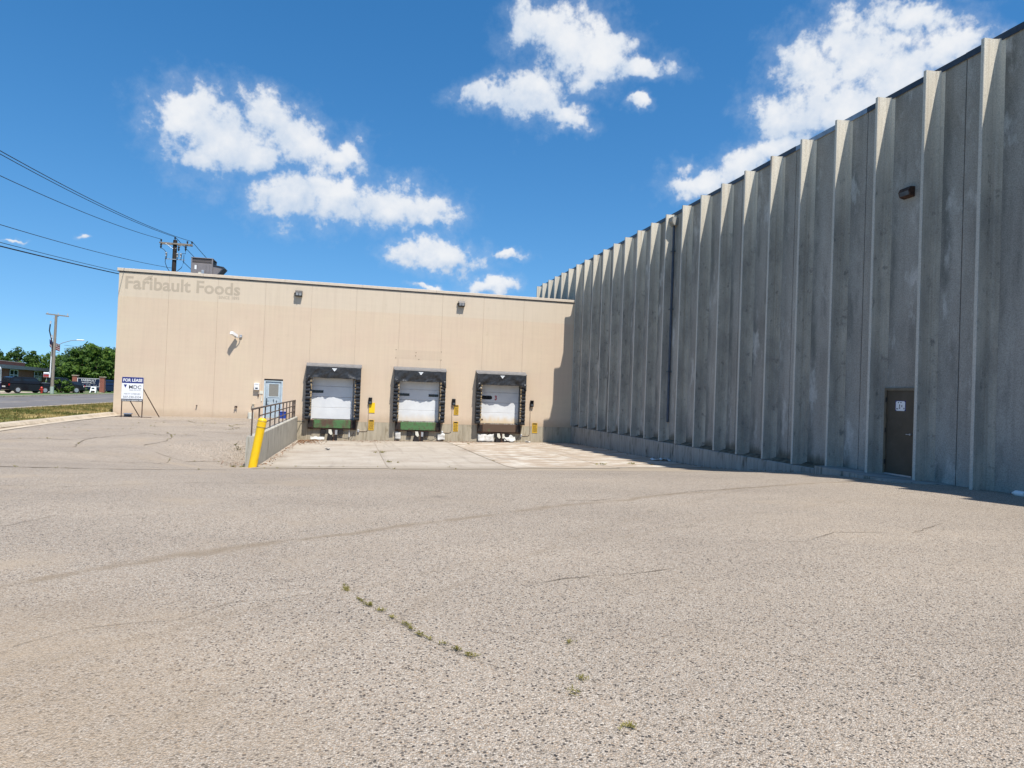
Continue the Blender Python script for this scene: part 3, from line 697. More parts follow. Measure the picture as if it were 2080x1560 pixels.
MB().box(-12.02, 12.59, YW+0.23, YW+9.79, 5.3, 5.45).build('roof', M['flash_dark'], bb)
for i in range(6):
    a = -12.31+4.19*i; bq = min(a+4.185 if i < 5 else 99, 13.19)
    MB().bbox(a, bq, YW-0.06, YW+0.34, ZC+0.004, 5.86, 0.012).build('coping_length', M['cap'], bb)
MB().box(-12.25, 13.18, YW-0.03, YW+0.3, ZC-0.045, ZC+0.002).build('coping_drip', M['flash_dark'], bb)
# ghost of a removed sign above the middle dock
gp = MB().box(2.26, 4.90, YW-0.0025, YW+0.001, 1.80, 2.32).build('sign_ghost', M['ghost2'], bb)
m = MB()
for (x, z) in ((2.28, 2.30), (4.88, 2.30), (2.28, 1.83), (4.88, 1.83), (3.42, 2.18), (3.40, 2.0), (3.6, 1.80)):
    m.cyl((x, YW+0.01, z), (x, YW-0.012, z), 0.022, n=8)
stuff(m.build('bolt_stub', M['rust'], gp))
# faded lettering
lt = textmesh('faded_lettering', 'Faribault Foods', 0.93, M['ghost'], bb, (-9.075, YW-0.0015, 4.815), sx=0.985, off=0.022, ext=0.0015)
bpy.context.view_layer.update()
dims = [v.co.x for v in lt.data.vertices]; wdt = max(dims)-min(dims)
k_ = 5.68/wdt; mid = (max(dims)+min(dims))/2
for v in lt.data.vertices: v.co.x = (v.co.x-mid)*k_ + (-9.07-wloc(bb).x)
textmesh('faded_lettering', 'SINCE', 0.225, M['ghost'], lt, (-7.03, YW-0.0015, 4.575), sx=0.92, off=0.006, ext=0.0015)
textmesh('faded_lettering', '1895', 0.225, M['ghost'], lt, (-6.46, YW-0.0015, 4.575), sx=0.92, off=0.006, ext=0.0015)
lf = [(-11.08, 5.28), (-10.98, 5.40), (-10.82, 5.52), (-10.60, 5.58), (-10.63, 5.47), (-10.72, 5.36), (-10.85, 5.30)]
MB().prism(lf, 'y', YW-0.003, YW+0.001).build('leaf_emblem', M['ghost'], lt)
# entry door
dr = MB().box(-4.70, -3.90, YW+0.06, YW+0.10, -1.80, 0.20).build('entry_door', M['bluedoor'], bb)
m = MB(); m.box(-4.79, -4.71, YW+0.01, YW+0.15, -1.82, 0.245); m.box(-3.89, -3.81, YW+0.01, YW+0.15, -1.82, 0.245); m.box(-4.71, -3.89, YW+0.012, YW+0.148, 0.205, 0.245)
m.build('door_frame', M['bluetrim'], dr)
MB().box(-4.79, -3.81, YW+0.02, YW+0.16, 0.25, 0.34).build('door_lintel', M['dkmetal'], dr)
MB().box(-4.53, -4.03, YW+0.052, YW+0.058, -0.62, 0.06).build('window', M['mesh_glass'], dr)
for a in ((-4.58, -4.53, -0.67, 0.11), (-4.03, -3.98, -0.67, 0.11), (-4.53, -4.03, -0.67, -0.62), (-4.53, -4.03, 0.06, 0.11)): MB().box(a[0], a[1], YW+0.042, YW+0.0605, a[2], a[3]).build('window_trim', M['bluetrim'], dr)
m = MB(); m.box(-4.66, -4.60, YW+0.04, YW+0.061, -1.05, -0.72); m.cyl((-4.63, YW+0.04, -0.88), (-4.63, YW-0.03, -0.88), 0.022); m.cyl((-4.63, YW-0.03, -0.88), (-4.50, YW-0.03, -0.88), 0.014)
m.build('handle', M['scuff'], dr)
m = MB()
for (x, z, h) in ((-4.28, -0.86, 0.13), (-4.12, -0.90, 0.10), (-4.64, -1.12, 0.12), (-4.35, -1.5, 0.05), (-3.97, -1.3, 0.09)): m.prism([(x-0.03, z), (x+0.012, z-h), (x+0.04, z+0.01), (x+0.03, z+h*0.7), (x-0.02, z+h*0.6)], 'y', YW+0.0575, YW+0.0605)
stuff(m.build('paint_chip', M['scuff'], dr))
MB().box(-5.0, -3.5, YW-0.55, YW-0.002, -2.0, -1.80).build('door_step', M['kerb'], bb)
# overhead dock doors
DD = [mat_dockdoor('white_dock_door', 0), mat_dockdoor('rust_stained_dock_door', 0.35), mat_dockdoor('yellow_stained_dock_door', 0.65)]
SEAM = [-1.80, -1.14, -0.54, 0.06, 0.66, 0.95]
for bi, c in enumerate(BC):
    od = bpy.data.objects.new('overhead_door', None); COL.objects.link(od); od.parent = bb; od.location = Vector((c, YW, -1.8))-wloc(bb)
    od['label'] = ['plain white overhead door of the dock nearest the handrail', 'white overhead door with two windows', 'white overhead door with a red number and oval window'][bi]
    for a, b_ in zip(SEAM, SEAM[1:]):
        MB().bbox(c-1.21, c+1.21, YW+0.11, YW+0.16, a+0.004, b_-0.004, 0.012).build('door_section', DD[bi], od)
    for q in (-1.19, 1.19): MB().box(c+q-0.03, c+q+0.03, YW+0.05, YW+0.108, -1.8, 0.95).build('door_track', M['silver'], od)
    wins = [[(c-1.15, c-0.55)], [(c-1.12, c-0.54), (c+0.56, c+1.12)], []][bi]
    for (a, b_) in wins:
        w = MB().box(a, b_, YW+0.10, YW+0.112, -0.33, -0.18).build('window', M['glass_dark'], od)
    if bi == 2:
        pl = []
        for (cx, s0) in ((c-0.55, -90), (c-1.02, 90)):
            pl += [(cx+0.11*math.cos(R(s0+q*22.5)), -0.25+0.11*math.sin(R(s0+q*22.5))) for q in range(9)]
        MB().prism(pl, 'y', YW+0.10, YW+0.112).build('window', M['glass_dark'], od)
        textmesh('door_number', '3', 0.36, M['redprint'], od, (c-0.22, YW+0.107, -0.38), sx=0.78, off=0.016, ext=0.001)
        m = MB(); m.box(c-1.15, c-0.95, YW+0.085, YW+0.108, -1.58, -1.52); m.build('slide_lock', M['rust'], od)
    MB().box(c-1.1, c+1.1, YW+0.085, YW+0.109, -1.80, -1.765).build('bottom_seal', M['black'], od)

# ------------------------------------------------------------------ concrete warehouse (double-tee panels)
XF, XP = 12.877, 13.27                           # outer edge of stems, face of panels
wh = thing('concrete_warehouse', (XP, 16, -1.7), 'tall grey precast concrete warehouse with vertical ribbed wall in shade', 'building')
ZT, ZL = 8.03, -1.77
def stem_mb(z0, z1):
    w0, w1 = 0.042, 0.062
    prof = [(XF, -w0+0.008), (XF+0.008, -w0), (XP-0.14, -w1), (XP-0.075, -w1-0.022), (XP-0.028, -w1-0.065), (XP-0.004, -w1-0.14), (XP+0.02, -w1-0.15),
            (XP+0.02, w1+0.15), (XP-0.004, w1+0.14), (XP-0.028, w1+0.065), (XP-0.075, w1+0.022), (XP-0.14, w1), (XF+0.008, w0), (XF, w0-0.008)]
    m = MB(); m.prism(prof, 'z', z0, z1); return m
def stemc(k): return 11.92+1.524*k
proto_hi = proto_lo = None
npan = 0
for pi in range(-4, 13):
    y0 = 12.672+3.048*(pi-1); y1 = y0+3.048
    k1, k2 = 2*pi-1, 2*pi
    lo = pi <= 0 or pi == 1
    zb = -2.1 if pi <= 1 else ZL
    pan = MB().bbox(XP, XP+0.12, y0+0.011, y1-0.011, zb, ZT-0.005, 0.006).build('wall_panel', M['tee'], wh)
    for k in (k1, k2):
        st = MB(); src = stem_mb(zb, ZT)
        st.v = [(x, y+stemc(k), z) for x, y, z in src.v]; st.f = src.f; st.sm = src.sm
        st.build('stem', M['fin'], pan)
for pi in range(-4, 14):
    y0 = 12.672+3.048*(pi-1); MB().box(XP+0.03, XP+0.11, y0-0.0105, y0+0.0105, -2.1, ZT-0.02).build('joint_seal', M['joint'], wh)
Y0W, Y1W = 12.672+3.048*(-5), 12.672+3.048*12
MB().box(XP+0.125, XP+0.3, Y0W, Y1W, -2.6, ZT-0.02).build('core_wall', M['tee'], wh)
m = MB(); m.box(XP+0.3, XP+30, Y0W, Y1W, 7.6, 7.75); m.build('roof', M['flash_dark'], wh)
for q in ((XP+0.305, XP+30, Y0W, Y0W+0.2), (XP+0.305, XP+30, Y1W-0.2, Y1W), (XP+29.8, XP+30, Y0W+0.21, Y1W-0.21)): MB().box(*q, -2.1, 7.59).build('rear_wall', M['tee'], wh)
yy = Y0W; i = 0
rf = random.Random(3)
while yy < Y1W:
    y2 = min(yy+3.05, Y1W)
    pale = 13.0 < yy < 18.5
    h = 8.135+rf.uniform(-0.008, 0.008)
    m = MB(); m.prism([(XP-0.035, 7.985), (XP-0.02, 7.985), (XP-0.015, ZT+0.004), (XP+0.3, ZT+0.004), (XP+0.3, h), (XP-0.03, h)], 'y', yy, y2-0.006)
    m.build('roof_flashing', M['flash_pale' if pale else 'flash_dark'], wh); yy = y2
# foundation with ledge under the panels, cast in lengths
yy = 16.55
while yy < 39.3:
    y2 = min(yy+4.57, 39.42)
    fd = MB(); fd.prism([(12.93, -3.4), (13.5, -3.4), (13.5, -1.93), (13.26, ZL-0.008), (12.955, ZL-0.03), (12.93, ZL-0.05)], 'y', yy, y2-0.008)
    fd.build('foundation', M['tee_found'], wh); yy = y2
MB().box(12.96, 13.5, Y0W, 16.54, -3.0, -1.95).build('foundation', M['tee_found'], wh)
for k in range(3, 19):                          # grout sills between the stems
    ya, yb = stemc(k)+0.20, stemc(k+1)-0.20
    if yb > 39.4: continue
    MB().prism([(12.99, ZL-0.03), (XP+0.01, ZL-0.03), (XP+0.01, ZL+0.09), (13.10, ZL+0.03)], 'y', ya, yb).build('sill', M['moss'], wh)
# brown steel door
bd = MB().box(XP-0.012, XP+0.03, 13.865, 14.725, -1.62, 0.45).build('exit_door', M['browndoor'], wh)
m = MB(); m.box(XP-0.045, XP+0.02, 13.8, 13.858, -1.64, 0.52); m.box(XP-0.045, XP+0.02, 14.732, 14.79, -1.64, 0.52); m.box(XP-0.045, XP+0.02, 13.859, 14.731, 0.457, 0.52)
m.build('door_frame', M['brownframe'], bd)
MB().box(XP-0.06, XP+0.02, 13.859, 14.731, -1.66, -1.625).build('threshold', M['silver'], bd)
for z in (0.22, -0.55, -1.35): MB().cyl((XP-0.05, 14.73, z-0.06), (XP-0.05, 14.73, z+0.06), 0.016, n=8).build('hinge', M['dkmetal'], bd)
m = MB(); m.cyl((XP-0.01, 13.94, -0.62), (XP-0.06, 13.94, -0.62), 0.025, n=10); m.cyl((XP-0.06, 13.94, -0.62), (XP-0.06, 14.05, -0.62), 0.011, n=8)
m.build('handle', M['silver'], bd)
ns = MB(); ns.prism([(14.15, -0.02), (14.18, -0.05), (14.41, -0.05), (14.44, -0.02), (14.44, 0.16), (14.41, 0.19), (14.18, 0.19), (14.15, 0.16)], 'x', XP-0.017, XP-0.0115)
nso = ns.build('notice', M['signwhite'], bd)
m = MB(); m.prism([(14.13, -0.05), (14.455, -0.055), (14.46, 0.205), (14.135, 0.20)], 'x', XP-0.0145, XP-0.0118); m.build('notice_backing', M['navy'], nso)
m = MB()
for (y, z, w, h) in ((14.32, 0.08, 0.012, 0.03), (14.32, 0.02, 0.02, 0.015), (14.25, 0.07, 0.01, 0.025), (14.4, 0.0, 0.02, 0.016), (14.18, 0.01, 0.014, 0.018), (14.36, 0.155, 0.02, 0.01), (14.28, 0.155, 0.02, 0.01)):
    m.box(XP-0.0185, XP-0.0165, y-w, y+w, z-h, z+h)
stuff(m.build('notice_print', M['signink'], nso))
# stoop in front of that door
sl = MB(); sl.prism([(12.15, 13.3), (13.26, 12.7), (13.26, 16.54), (12.55, 16.54)], 'z', -2.15, -1.665)
sw = struct(sl.build('door_stoop_walk', M['tee_found']))

# ------------------------------------------------------------------ dock shelters, levellers, restraints
NB_ = ['nearest the yellow bollard', 'in the middle', 'nearest the ribbed wall']
for bi, c in enumerate(BC):
    rr = random.Random(20+bi)
    sh = thing('dock_shelter', (c, YW, -1.8), 'black padded dock shelter around the %s loading door' % ['left', 'middle', 'right'][bi], 'dock shelter', 'dock shelters on the beige wall')
    yf = YW-0.42
    for sgn in (-1, 1):
        xo, xi = c+sgn*1.47, c+sgn*1.15
        lo_, hi_ = min(xo, xi), max(xo, xi)
        m = MB()
        tw = 0.10 if sgn > 0 else 0.04
        m.prism([(YW-0.002, -1.80), (YW-0.30, -1.80), (yf+0.03, -1.55), (yf+0.02, 0.75), (YW-0.002, 0.75)], 'x', lo_+0.01, hi_-0.02)
        m.build('side_pad', M['vinyl'], sh)
        zt = 0.62
        npl = 11
        for q in range(npl):
            h = 2.36/npl
            z1 = zt-q*h; z0 = z1-h*1.22
            inn = rr.uniform(0.02, 0.11)
            a, b_ = (xo, xi-inn) if sgn < 0 else (xi+inn, xo)
            y1 = yf+0.012; y0 = yf-rr.uniform(0.03, 0.06)
            nx = 7
            mm = MB()
            mm.grid([a+(b_-a)*t/(nx-1) for t in range(nx)], [0, 0.5, 1.0],
                    lambda x, t, y0=y0, y1=y1, z0=z0, z1=z1: (x, y1+(y0-y1)*t+0.010*mnoise.noise((x*9, z0*5, bi)), z1+(z0-z1)*t+0.035*mnoise.noise((x*7, z0*3, 5+bi))*t))
            n0 = len(mm.v)
            back = [(x, y+0.012, z) for x, y, z in mm.v]
            fr = list(mm.f)
            mm.add(back, [tuple(reversed(f)) for f in fr])
            edge = [(i, i+1) for i in range(nx-1)]
            for (p, q2) in edge:
                mm.f.append((p, q2, q2+n0, p+n0)); mm.sm.append(False)
                p2, q3 = p+2*nx, q2+2*nx
                mm.f.append((q3, p2, p2+n0, q3+n0)); mm.sm.append(False)
            mm.build('pleat_flap', M['vinyl'], sh)
        # torn foam showing along the inner edge
        m = MB()
        zc = -1.62
        while zc < 0.50:
            hh = rr.uniform(0.05, 0.19); ww = rr.uniform(0.05, 0.115)
            xa = xi-sgn*0.0
            m.bbox(min(xa, xa+sgn*ww), max(xa, xa+sgn*ww), yf-0.016-rr.uniform(0, 0.02), yf+0.10, zc, zc+hh, 0.02)
            zc += hh+rr.uniform(0.005, 0.10)
        stuff(m.build('torn_foam', M['foam'], sh))
    # head pad and draped curtain
    MB().box(c-1.45, c+1.45, yf+0.05, YW-0.002, 0.78, 1.20).build('head_pad', M['vinyl'], sh)
    m = MB(); m.prism([(YW-0.002, 1.335), (YW-0.002, 1.22), (yf-0.05, 1.13), (yf-0.06, 1.15)], 'x', c-1.50, c+1.50)
    hd = m.build('hood', M['vinyl2'], sh)
    cu = MB(); nx, nz = 64, 20
    def cur(x, t, c=c, bi=bi, yf=yf):
        s_ = (x-c)/1.46
        ear = max(0.0, (abs(s_)-0.74)/0.26)
        sag = 0.045*(1-s_*s_)
        wv = mnoise.noise((x*2.2, t*1.5, 11+bi*7))*0.085 + mnoise.noise((x*6.0+t*2.5, t*3, 3+bi*5))*0.045
        diag = 0.06*math.sin(9*abs(s_)-7*t+bi)*t*max(0, 1-abs(abs(s_)-0.62)*4)
        bot = 0.55 - 0.02*bi*0.5 - sag + 0.03*mnoise.noise((x*1.7, 0, bi*3.1)) - 0.10*min(1, ear*2.2)
        z = 1.145+(bot-1.145)*t
        y = yf-0.055-0.02*t+wv*t*(0.9) + diag - 0.03*ear*t + 0.05*t*(1-ear)
        return (x, min(y, YW-0.20), z)
    xs_ = [c-1.47+2.94*q/nx for q in range(nx+1)]
    cu.grid(xs_, [q/nz for q in range(nz+1)], cur)
    o = cu.build('head_curtain', M['vinyl'], sh)
    md = o.modifiers.new('thickness', 'SOLIDIFY'); md.thickness = 0.008
    tri = MB()
    zt_, tx = 1.06, c+0.02
    ymin = min(cur(tx+dx_, (1.145-z_)/0.6)[1] for dx_ in (-0.12, 0, 0.12) for z_ in (1.06, 0.95))
    tri.prism([(tx-0.14, zt_), (tx+0.14, zt_), (tx, zt_-0.17)], 'y', ymin-0.012, ymin-0.006)
    to = tri.build('triangle_badge', M['signwhite'], sh)
    textmesh('badge_print', '■■■', 0.035, M['signgrey'], to, (tx, ymin-0.0135, zt_-0.055), ext=0.0005) if False else None
    MB().box(tx-0.075, tx+0.075, ymin-0.0145, ymin-0.0122, zt_-0.06, zt_-0.035).build('badge_print', M['greensleeve'], to)
    # strips hanging off torn corners
    for sgn in ((-1, 1) if bi else (-1,)):
        x0 = c+sgn*1.36
        m = MB(); m.grid([-0.10, -0.03, 0.04, 0.11], [0, .25, .5, .75, 1.0], lambda dx_, t, x0=x0, sgn=sgn: (x0+dx_*(1-0.7*t)+sgn*0.10*t, yf-0.09-0.03*math.sin(3*t+dx_*20), 0.60-0.38*t+0.04*mnoise.noise((dx_*9, t*4, bi))))
        o = m.build('torn_strip', M['vinyl'], sh); md = o.modifiers.new('thickness', 'SOLIDIFY'); md.thickness = 0.008

    # leveller lip, bumpers and pit front
    lv = thing('dock_leveler', (c, YW-0.05, -2.3), ['green and rust dock leveler below the left loading door', 'bright green dock leveler below the middle loading door', 'brown rusted dock leveler below the right loading door'][bi], 'dock leveler', 'dock levelers under the loading doors')
    MB().bbox(c-1.0, c+1.0, YW-0.16, YW-0.10, -2.27, -1.80, 0.012).build('lip_plate', mat_leveler('leveler_paint_%s' % ['worn', 'green', 'rusty'][bi], [0.17, 0.07, 0.40][bi]), lv)
    m = MB()
    for q in range(14):
        x = c-0.93+q*0.135
        if rr.random() < 0.8: m.box(x, x+0.085, YW-0.12, YW-0.05, -1.797, -1.775)
    stuff(m.build('hinge_knuckle', M['foamwhite' if bi else 'rust'], lv))
    MB().box(c-1.05, c+1.05, YW-0.09, YW-0.012, -2.30, -1.83).build('front_frame', M['rust'], lv)
    for sgn in (-1, 1):
        a, b_ = sorted((c+sgn*1.02, c+sgn*1.30))
        bp = MB().bbox(a, b_, YW-0.20, YW-0.011, -2.29, -1.82, 0.015).build('bumper', M['rust'], lv)
        a2 = a+0.03
        m = MB()
        for q in range(3): m.box(a+0.03+q*0.08, a+0.085+q*0.08, YW-0.225, YW-0.202, -2.24, -1.87)
        stuff(m.build('bumper_lamination', M['black'], bp))
    MB().box(c-1.30, c+1.30, YW-0.14, YW-0.013, -2.335, -2.305).build('sill_angle', M['rust'], lv)
    for sgn in (-1, 1):
        a = c+sgn*(0.48 if bi != 2 else 0.50)
        MB().bbox(a-0.13, a+0.13, YW-0.12, YW-0.012, -2.62, -2.345, 0.01).build('lower_bumper', M['black'], lv)
    # truck restraint standing in the middle
    gz = g(c, YW-0.3)
    rs = thing('truck_restraint', (c-0.05, YW-0.25, gz), 'black hook truck restraint below the %s dock leveler' % ['green and rust', 'bright green', 'brown rusted'][bi], 'truck restraint', 'truck restraints under the docks')
    m = MB(); m.prism([(c-0.24, gz), (c+0.06, gz), (c+0.02, -2.36), (c-0.17, -2.36), (c-0.21, -2.6)], 'y', YW-0.42, YW-0.15); m.build('housing', M['black'], rs)
    m = MB(); m.prism([(c-0.17, -2.33), (c-0.02, -2.33), (c+0.05, -2.56), (c-0.03, -2.64), (c-0.16, -2.52)], 'y', YW-0.44, YW-0.425); m.build('cover_plate', M['offwhite'], rs)
    m = MB(); m.box(c+0.09, c+0.16, YW-0.33, YW-0.2, gz, -2.36); m.build('guide_rail', M['rust'], rs)
    m = MB(); m.box(c+0.18, c+0.30, YW-0.30, YW-0.16, -2.62, -2.37); m.build('motor_box', M['silver'] if bi != 2 else M['offwhite'], rs)
    m = MB(); m.box(c+0.17, c+0.31, YW-0.28, YW-0.14, gz, -2.625); m.build('base_block', M['black'], rs)
    pts = [(c+0.32, YW-0.2, -2.60), (c+0.5, YW-0.22, -2.78), (c+0.8, YW-0.2, -2.84), (c+1.05, YW-0.14, -2.72), (c+1.22, YW-0.06, -2.50)]
    MB().tube(pts, 0.014).build('power_cable', M['wire'], rs)
    if bi == 0:
        MB().box(c+0.92, c+0.98, YW-0.06, YW-0.012, -2.80, -2.345).build('steel_angle', M['foamwhite'], rs)

# loose plastic and boards under the docks
def rag(name, label, cx, cy, cz, w, h, m, seed, tilt=0.15, grp=None):
    r_ = random.Random(seed); mm = MB(); nx, nz = 10, 6
    def f(x, t):
        k = mnoise.noise((x*3+seed, t*2, seed))*0.09
        return (cx+x, cy-tilt*(1-t)+k*0.6, cz+h*t+0.05*mnoise.noise((x*4, t*3, seed+4))+(0.09*mnoise.noise((x*5, 0, seed+8)) if t > 0.9 else 0))
    mm.grid([-w/2+w*q/nx for q in range(nx+1)], [q/nz for q in range(nz+1)], f)
    o = mm.build(name, m, None, (cx, cy, cz)); md = o.modifiers.new('thickness', 'SOLIDIFY'); md.thickness = 0.006
    return tag(o, label, 'debris', grp)
rag('plastic_sheet', 'crumpled white plastic sheet left of the restraint under the right dock', BC[2]-0.78, YW-0.10, -2.82, 0.95, 0.42, M['foamwhite'], 3)
rag('plastic_sheet', 'white plastic sheet right of the restraint under the right dock', BC[2]+0.62, YW-0.10, -2.78, 0.75, 0.30, M['foamwhite'], 5)
rag('plastic_sheet', 'white board leaning below the left side of the middle dock', BC[1]-1.12, YW-0.10, -2.80, 0.30, 0.42, M['foamwhite'], 8, 0.08)
rag('plastic_sheet', 'white scrap below the right side of the middle dock', BC[1]+1.36, YW-0.10, -2.80, 0.42, 0.36, M['foamwhite'], 9, 0.10)
rag('plastic_sheet', 'torn white scrap heap below the left dock', BC[0]-0.75, YW-0.35, -2.88, 0.75, 0.13, M['foamwhite'], 12, 0.2)

# dock signal lights, conduits and caution plates
def caution(label, x0, x1, z0, z1, seed):
    r_ = random.Random(seed); t = thing('caution_plate', ((x0+x1)/2, YW, z0), label, 'sign', 'caution plates beside the docks')
    w = x1-x0
    MB().bbox(x0, x1, YW-0.024, YW-0.010, z0, z1, 0.006).build('plate', M['amber_sign'], t)
    m = MB(); m.prism([(x0+0.02, z1-0.10), (x1-0.02, z1-0.10), (x1-0.05, z1-0.02), (x0+0.05, z1-0.02)], 'y', YW-0.0265, YW-0.0242); m.build('header_band', M['sign_black'], t)
    m = MB(); z = z1-0.15
    while z > z0+0.05:
        x = x0+0.03+r_.uniform(0, 0.03)
        while x < x1-0.06:
            ww = r_.uniform(0.03, 0.07); m.box(x, min(x+ww, x1-0.025), YW-0.0262, YW-0.0242, z-0.026, z); x += ww+0.017
        z -= 0.052
    stuff(m.build('print_lines', M['sign_black'], t))
SG = [(0.95, -0.68, 'left'), (5.71, -0.59, 'middle'), (10.42, -0.52, 'right')]
for bi, (x, z, nm) in enumerate(SG):
    t = thing('dock_signal', (x, YW, z-0.18), 'small black signal light box beside the %s loading dock' % nm, 'signal light', 'signal boxes beside the docks')
    MB().bbox(x-0.10, x+0.10, YW-0.13, YW-0.004, z-0.19, z+0.19, 0.015).build('housing', M['black'], t)
    for dz_, mm in ((0.085, M['glass_dark']), (-0.085, M['scuff'])):
        MB().cyl((x, YW-0.128, z+dz_), (x, YW-0.15, z+dz_), 0.062, n=14).build('lens', mm, t)
    m = MB(); m.prism([(x-0.08, z+0.16), (x+0.08, z+0.16), (x+0.08, z+0.17), (x-0.08, z+0.17)], 'y', YW-0.22, YW-0.13); m.build('visor', M['black'], t)
    zb = [-1.75, -1.72, -1.80][bi]-0.65
    pts = [(x-0.07, YW-0.025, z-0.19), (x-0.07, YW-0.025, zb+0.15), (x-0.09, YW-0.025, zb+0.05), (x-0.20, YW-0.025, zb), (x-0.58, YW-0.025, zb)]
    MB().tube(pts, 0.017).build('conduit', M['bjoint'], t)
    MB().bbox(x-0.66, x-0.54, YW-0.09, YW-0.008, zb-0.08, zb+0.08, 0.02).build('junction_box', M['silver'], t)
tag(MB().bbox(0.90, 1.22, YW-0.024, YW-0.010, -1.36, -0.78, 0.012).build('yellow_plate', M['yellow_sign'], None, (1.06, YW, -1.36)), 'blank bright yellow plate under the left dock signal box', 'sign')
caution('amber caution plate low beside the left dock, below the blank yellow plate', 0.90, 1.21, -2.35, -1.75, 1)
caution('amber caution plate right under the middle dock signal box', 5.74, 6.02, -1.33, -0.75, 2)
caution('amber caution plate low beside the middle dock', 5.74, 6.03, -2.30, -1.72, 3)
caution('amber caution plate low beside the right dock', 10.50, 10.82, -2.28, -1.67, 4)

# ------------------------------------------------------------------ wall lights, camera, keypad, pipes
def wall_light(x, z, label):
    t = thing('wall_light', (x, YW, z-0.13), label, 'light', 'wall pack lights')
    m = MB(); m.prism([(YW-0.002, z-0.16), (YW-0.22, z-0.14), (YW-0.25, z+0.04), (YW-0.20, z+0.15), (YW-0.002, z+0.16)], 'x', x-0.185, x+0.185); m.build('housing', M['dkmetal'], t)
    m = MB(); m.add([(x-0.15, YW-0.2265, z-0.115), (x+0.15, YW-0.2265, z-0.115), (x+0.15, YW-0.2515, z+0.03), (x-0.15, YW-0.2515, z+0.03), (x-0.15, YW-0.21, z-0.115), (x+0.15, YW-0.21, z-0.115), (x+0.15, YW-0.235, z+0.03), (x-0.15, YW-0.235, z+0.03)],
                    [(0, 1, 2, 3), (7, 6, 5, 4), (0, 3, 7, 4), (1, 5, 6, 2), (0, 4, 5, 1), (3, 2, 6, 7)]); ln = m.build('lens', M['silver'], t)
    m = MB(); m.box(x-0.01, x+0.01, YW-0.262, YW-0.232, z-0.12, z+0.04); m.build('lens_guard', M['dkmetal'], ln)
    m = MB(); m.box(x-0.25, x-0.19, YW-0.10, YW-0.004, z-0.03, z+0.03); m.build('photo_cell', M['dkmetal'], t)
wall_light(-3.16, 5.13, 'dark wall light high between the lettering and the left dock')
wall_light(5.94, 5.16, 'dark wall light high on the beige wall between middle and right docks')
wl = thing('wall_light', (XP, 14.22, 5.25), 'rusty wall light on the shaded ribbed wall above the brown door', 'light', 'wall pack lights')
m = MB(); m.prism([(XP-0.001, 5.25), (XP-0.14, 5.28), (XP-0.18, 5.40), (XP-0.13, 5.49), (XP-0.001, 5.50)], 'y', 14.05, 14.39); m.build('housing', M['rust'], wl)
m = MB(); m.add([(XP-0.147, 14.08, 5.295), (XP-0.147, 14.36, 5.295), (XP-0.181, 14.36, 5.388), (XP-0.181, 14.08, 5.388)], [(0, 1, 2, 3)])
o = m.build('lens', M['scuff'], wl); o.modifiers.new('thickness', 'SOLIDIFY').thickness = 0.006
sc_ = thing('security_camera', (-6.30, YW, 2.5), 'white bullet security camera on a bracket on the beige wall', 'camera')
m = MB(); m.bbox(-6.16, -6.02, YW-0.07, YW-0.002, 2.52, 2.68, 0.015); m.build('mount_box', M['silver'], sc_)
m = MB(); m.tube([(-6.09, YW-0.06, 2.58), (-6.11, YW-0.16, 2.53), (-6.2, YW-0.24, 2.50), (-6.34, YW-0.29, 2.53)], 0.022, 8); m.build('arm', M['silver'], sc_)
a, b_ = Vector((-6.33, YW-0.20, 2.60)), Vector((-6.50, YW-0.50, 2.72))
m = MB(); m.obox((a+b_)/2+Vector((0.02, 0.02, 0)), b_-a, Vector((0.87, -0.49, 0)), (b_-a).cross(Vector((0.87, -0.49, 0))), 0.22, 0.085, 0.075); m.build('housing', M['white'], sc_)
m = MB(); m.cyl(a+Vector((0.0, 0, -0.10)), a+Vector((0, 0, -0.02)), 0.045, n=10); m.build('swivel', M['scuff'], sc_)
kp = thing('keypad_box', (-5.15, YW, -0.3), 'white call box on the wall left of the blue door', 'call box')
MB().bbox(-5.29, -5.02, YW-0.17, YW-0.003, -0.30, 0.08, 0.02).build('case', M['white'], kp)
MB().box(-5.22, -5.08, YW-0.176, YW-0.171, -0.24, -0.16).build('speaker_grille', M['scuff'], kp)
MB().box(-5.25, -5.06, YW-0.175, YW-0.171, 0.02, 0.05).build('label_strip', M['signgrey'], kp)
cp = thing('conduit_cluster', (-4.95, YW, -0.95), 'pale patched conduit boxes beside the blue door', 'conduit')
m = MB(); m.box(-5.0, -4.83, YW-0.02, YW-0.003, -0.50, -0.33); m.build('patch_plate', M['offwhite'], cp)
m = MB(); m.box(-4.91, -4.86, YW-0.03, YW-0.003, -0.90, -0.64); m.build('switch_box', M['offwhite'], cp)
m = MB(); m.prism([(-5.09, -0.52), (-5.02, -0.52), (-5.04, -0.66), (-5.07, -0.66)], 'y', YW-0.06, YW-0.003); m.build('hook', M['rust'], cp)
fn = thing('standpipe', (-5.30, YW-0.12, -1.86), 'thin white standpipe with funnel head beside the blue door', 'pipe')
m = MB(); m.cyl((-5.30, YW-0.10, -1.5), (-5.30, YW-0.10, -1.15), 0.025, n=8); m.build('pipe', M['offwhite'], fn)
m = MB(); m.cyl((-5.30, YW-0.10, -1.15), (-5.30, YW-0.10, -1.06), 0.03, 0.085, n=12); m.build('funnel', M['offwhite'], fn)
m = MB(); m.cyl((-5.38, YW-0.19, -1.86), (-5.38, YW-0.19, -1.53), 0.155, 0.165, n=20); bk = m.build('bucket', M['offwhite'], None, (-5.38, YW-0.19, -1.86))
tag(bk, 'cream plastic bucket at the foot of the beige wall', 'bucket')
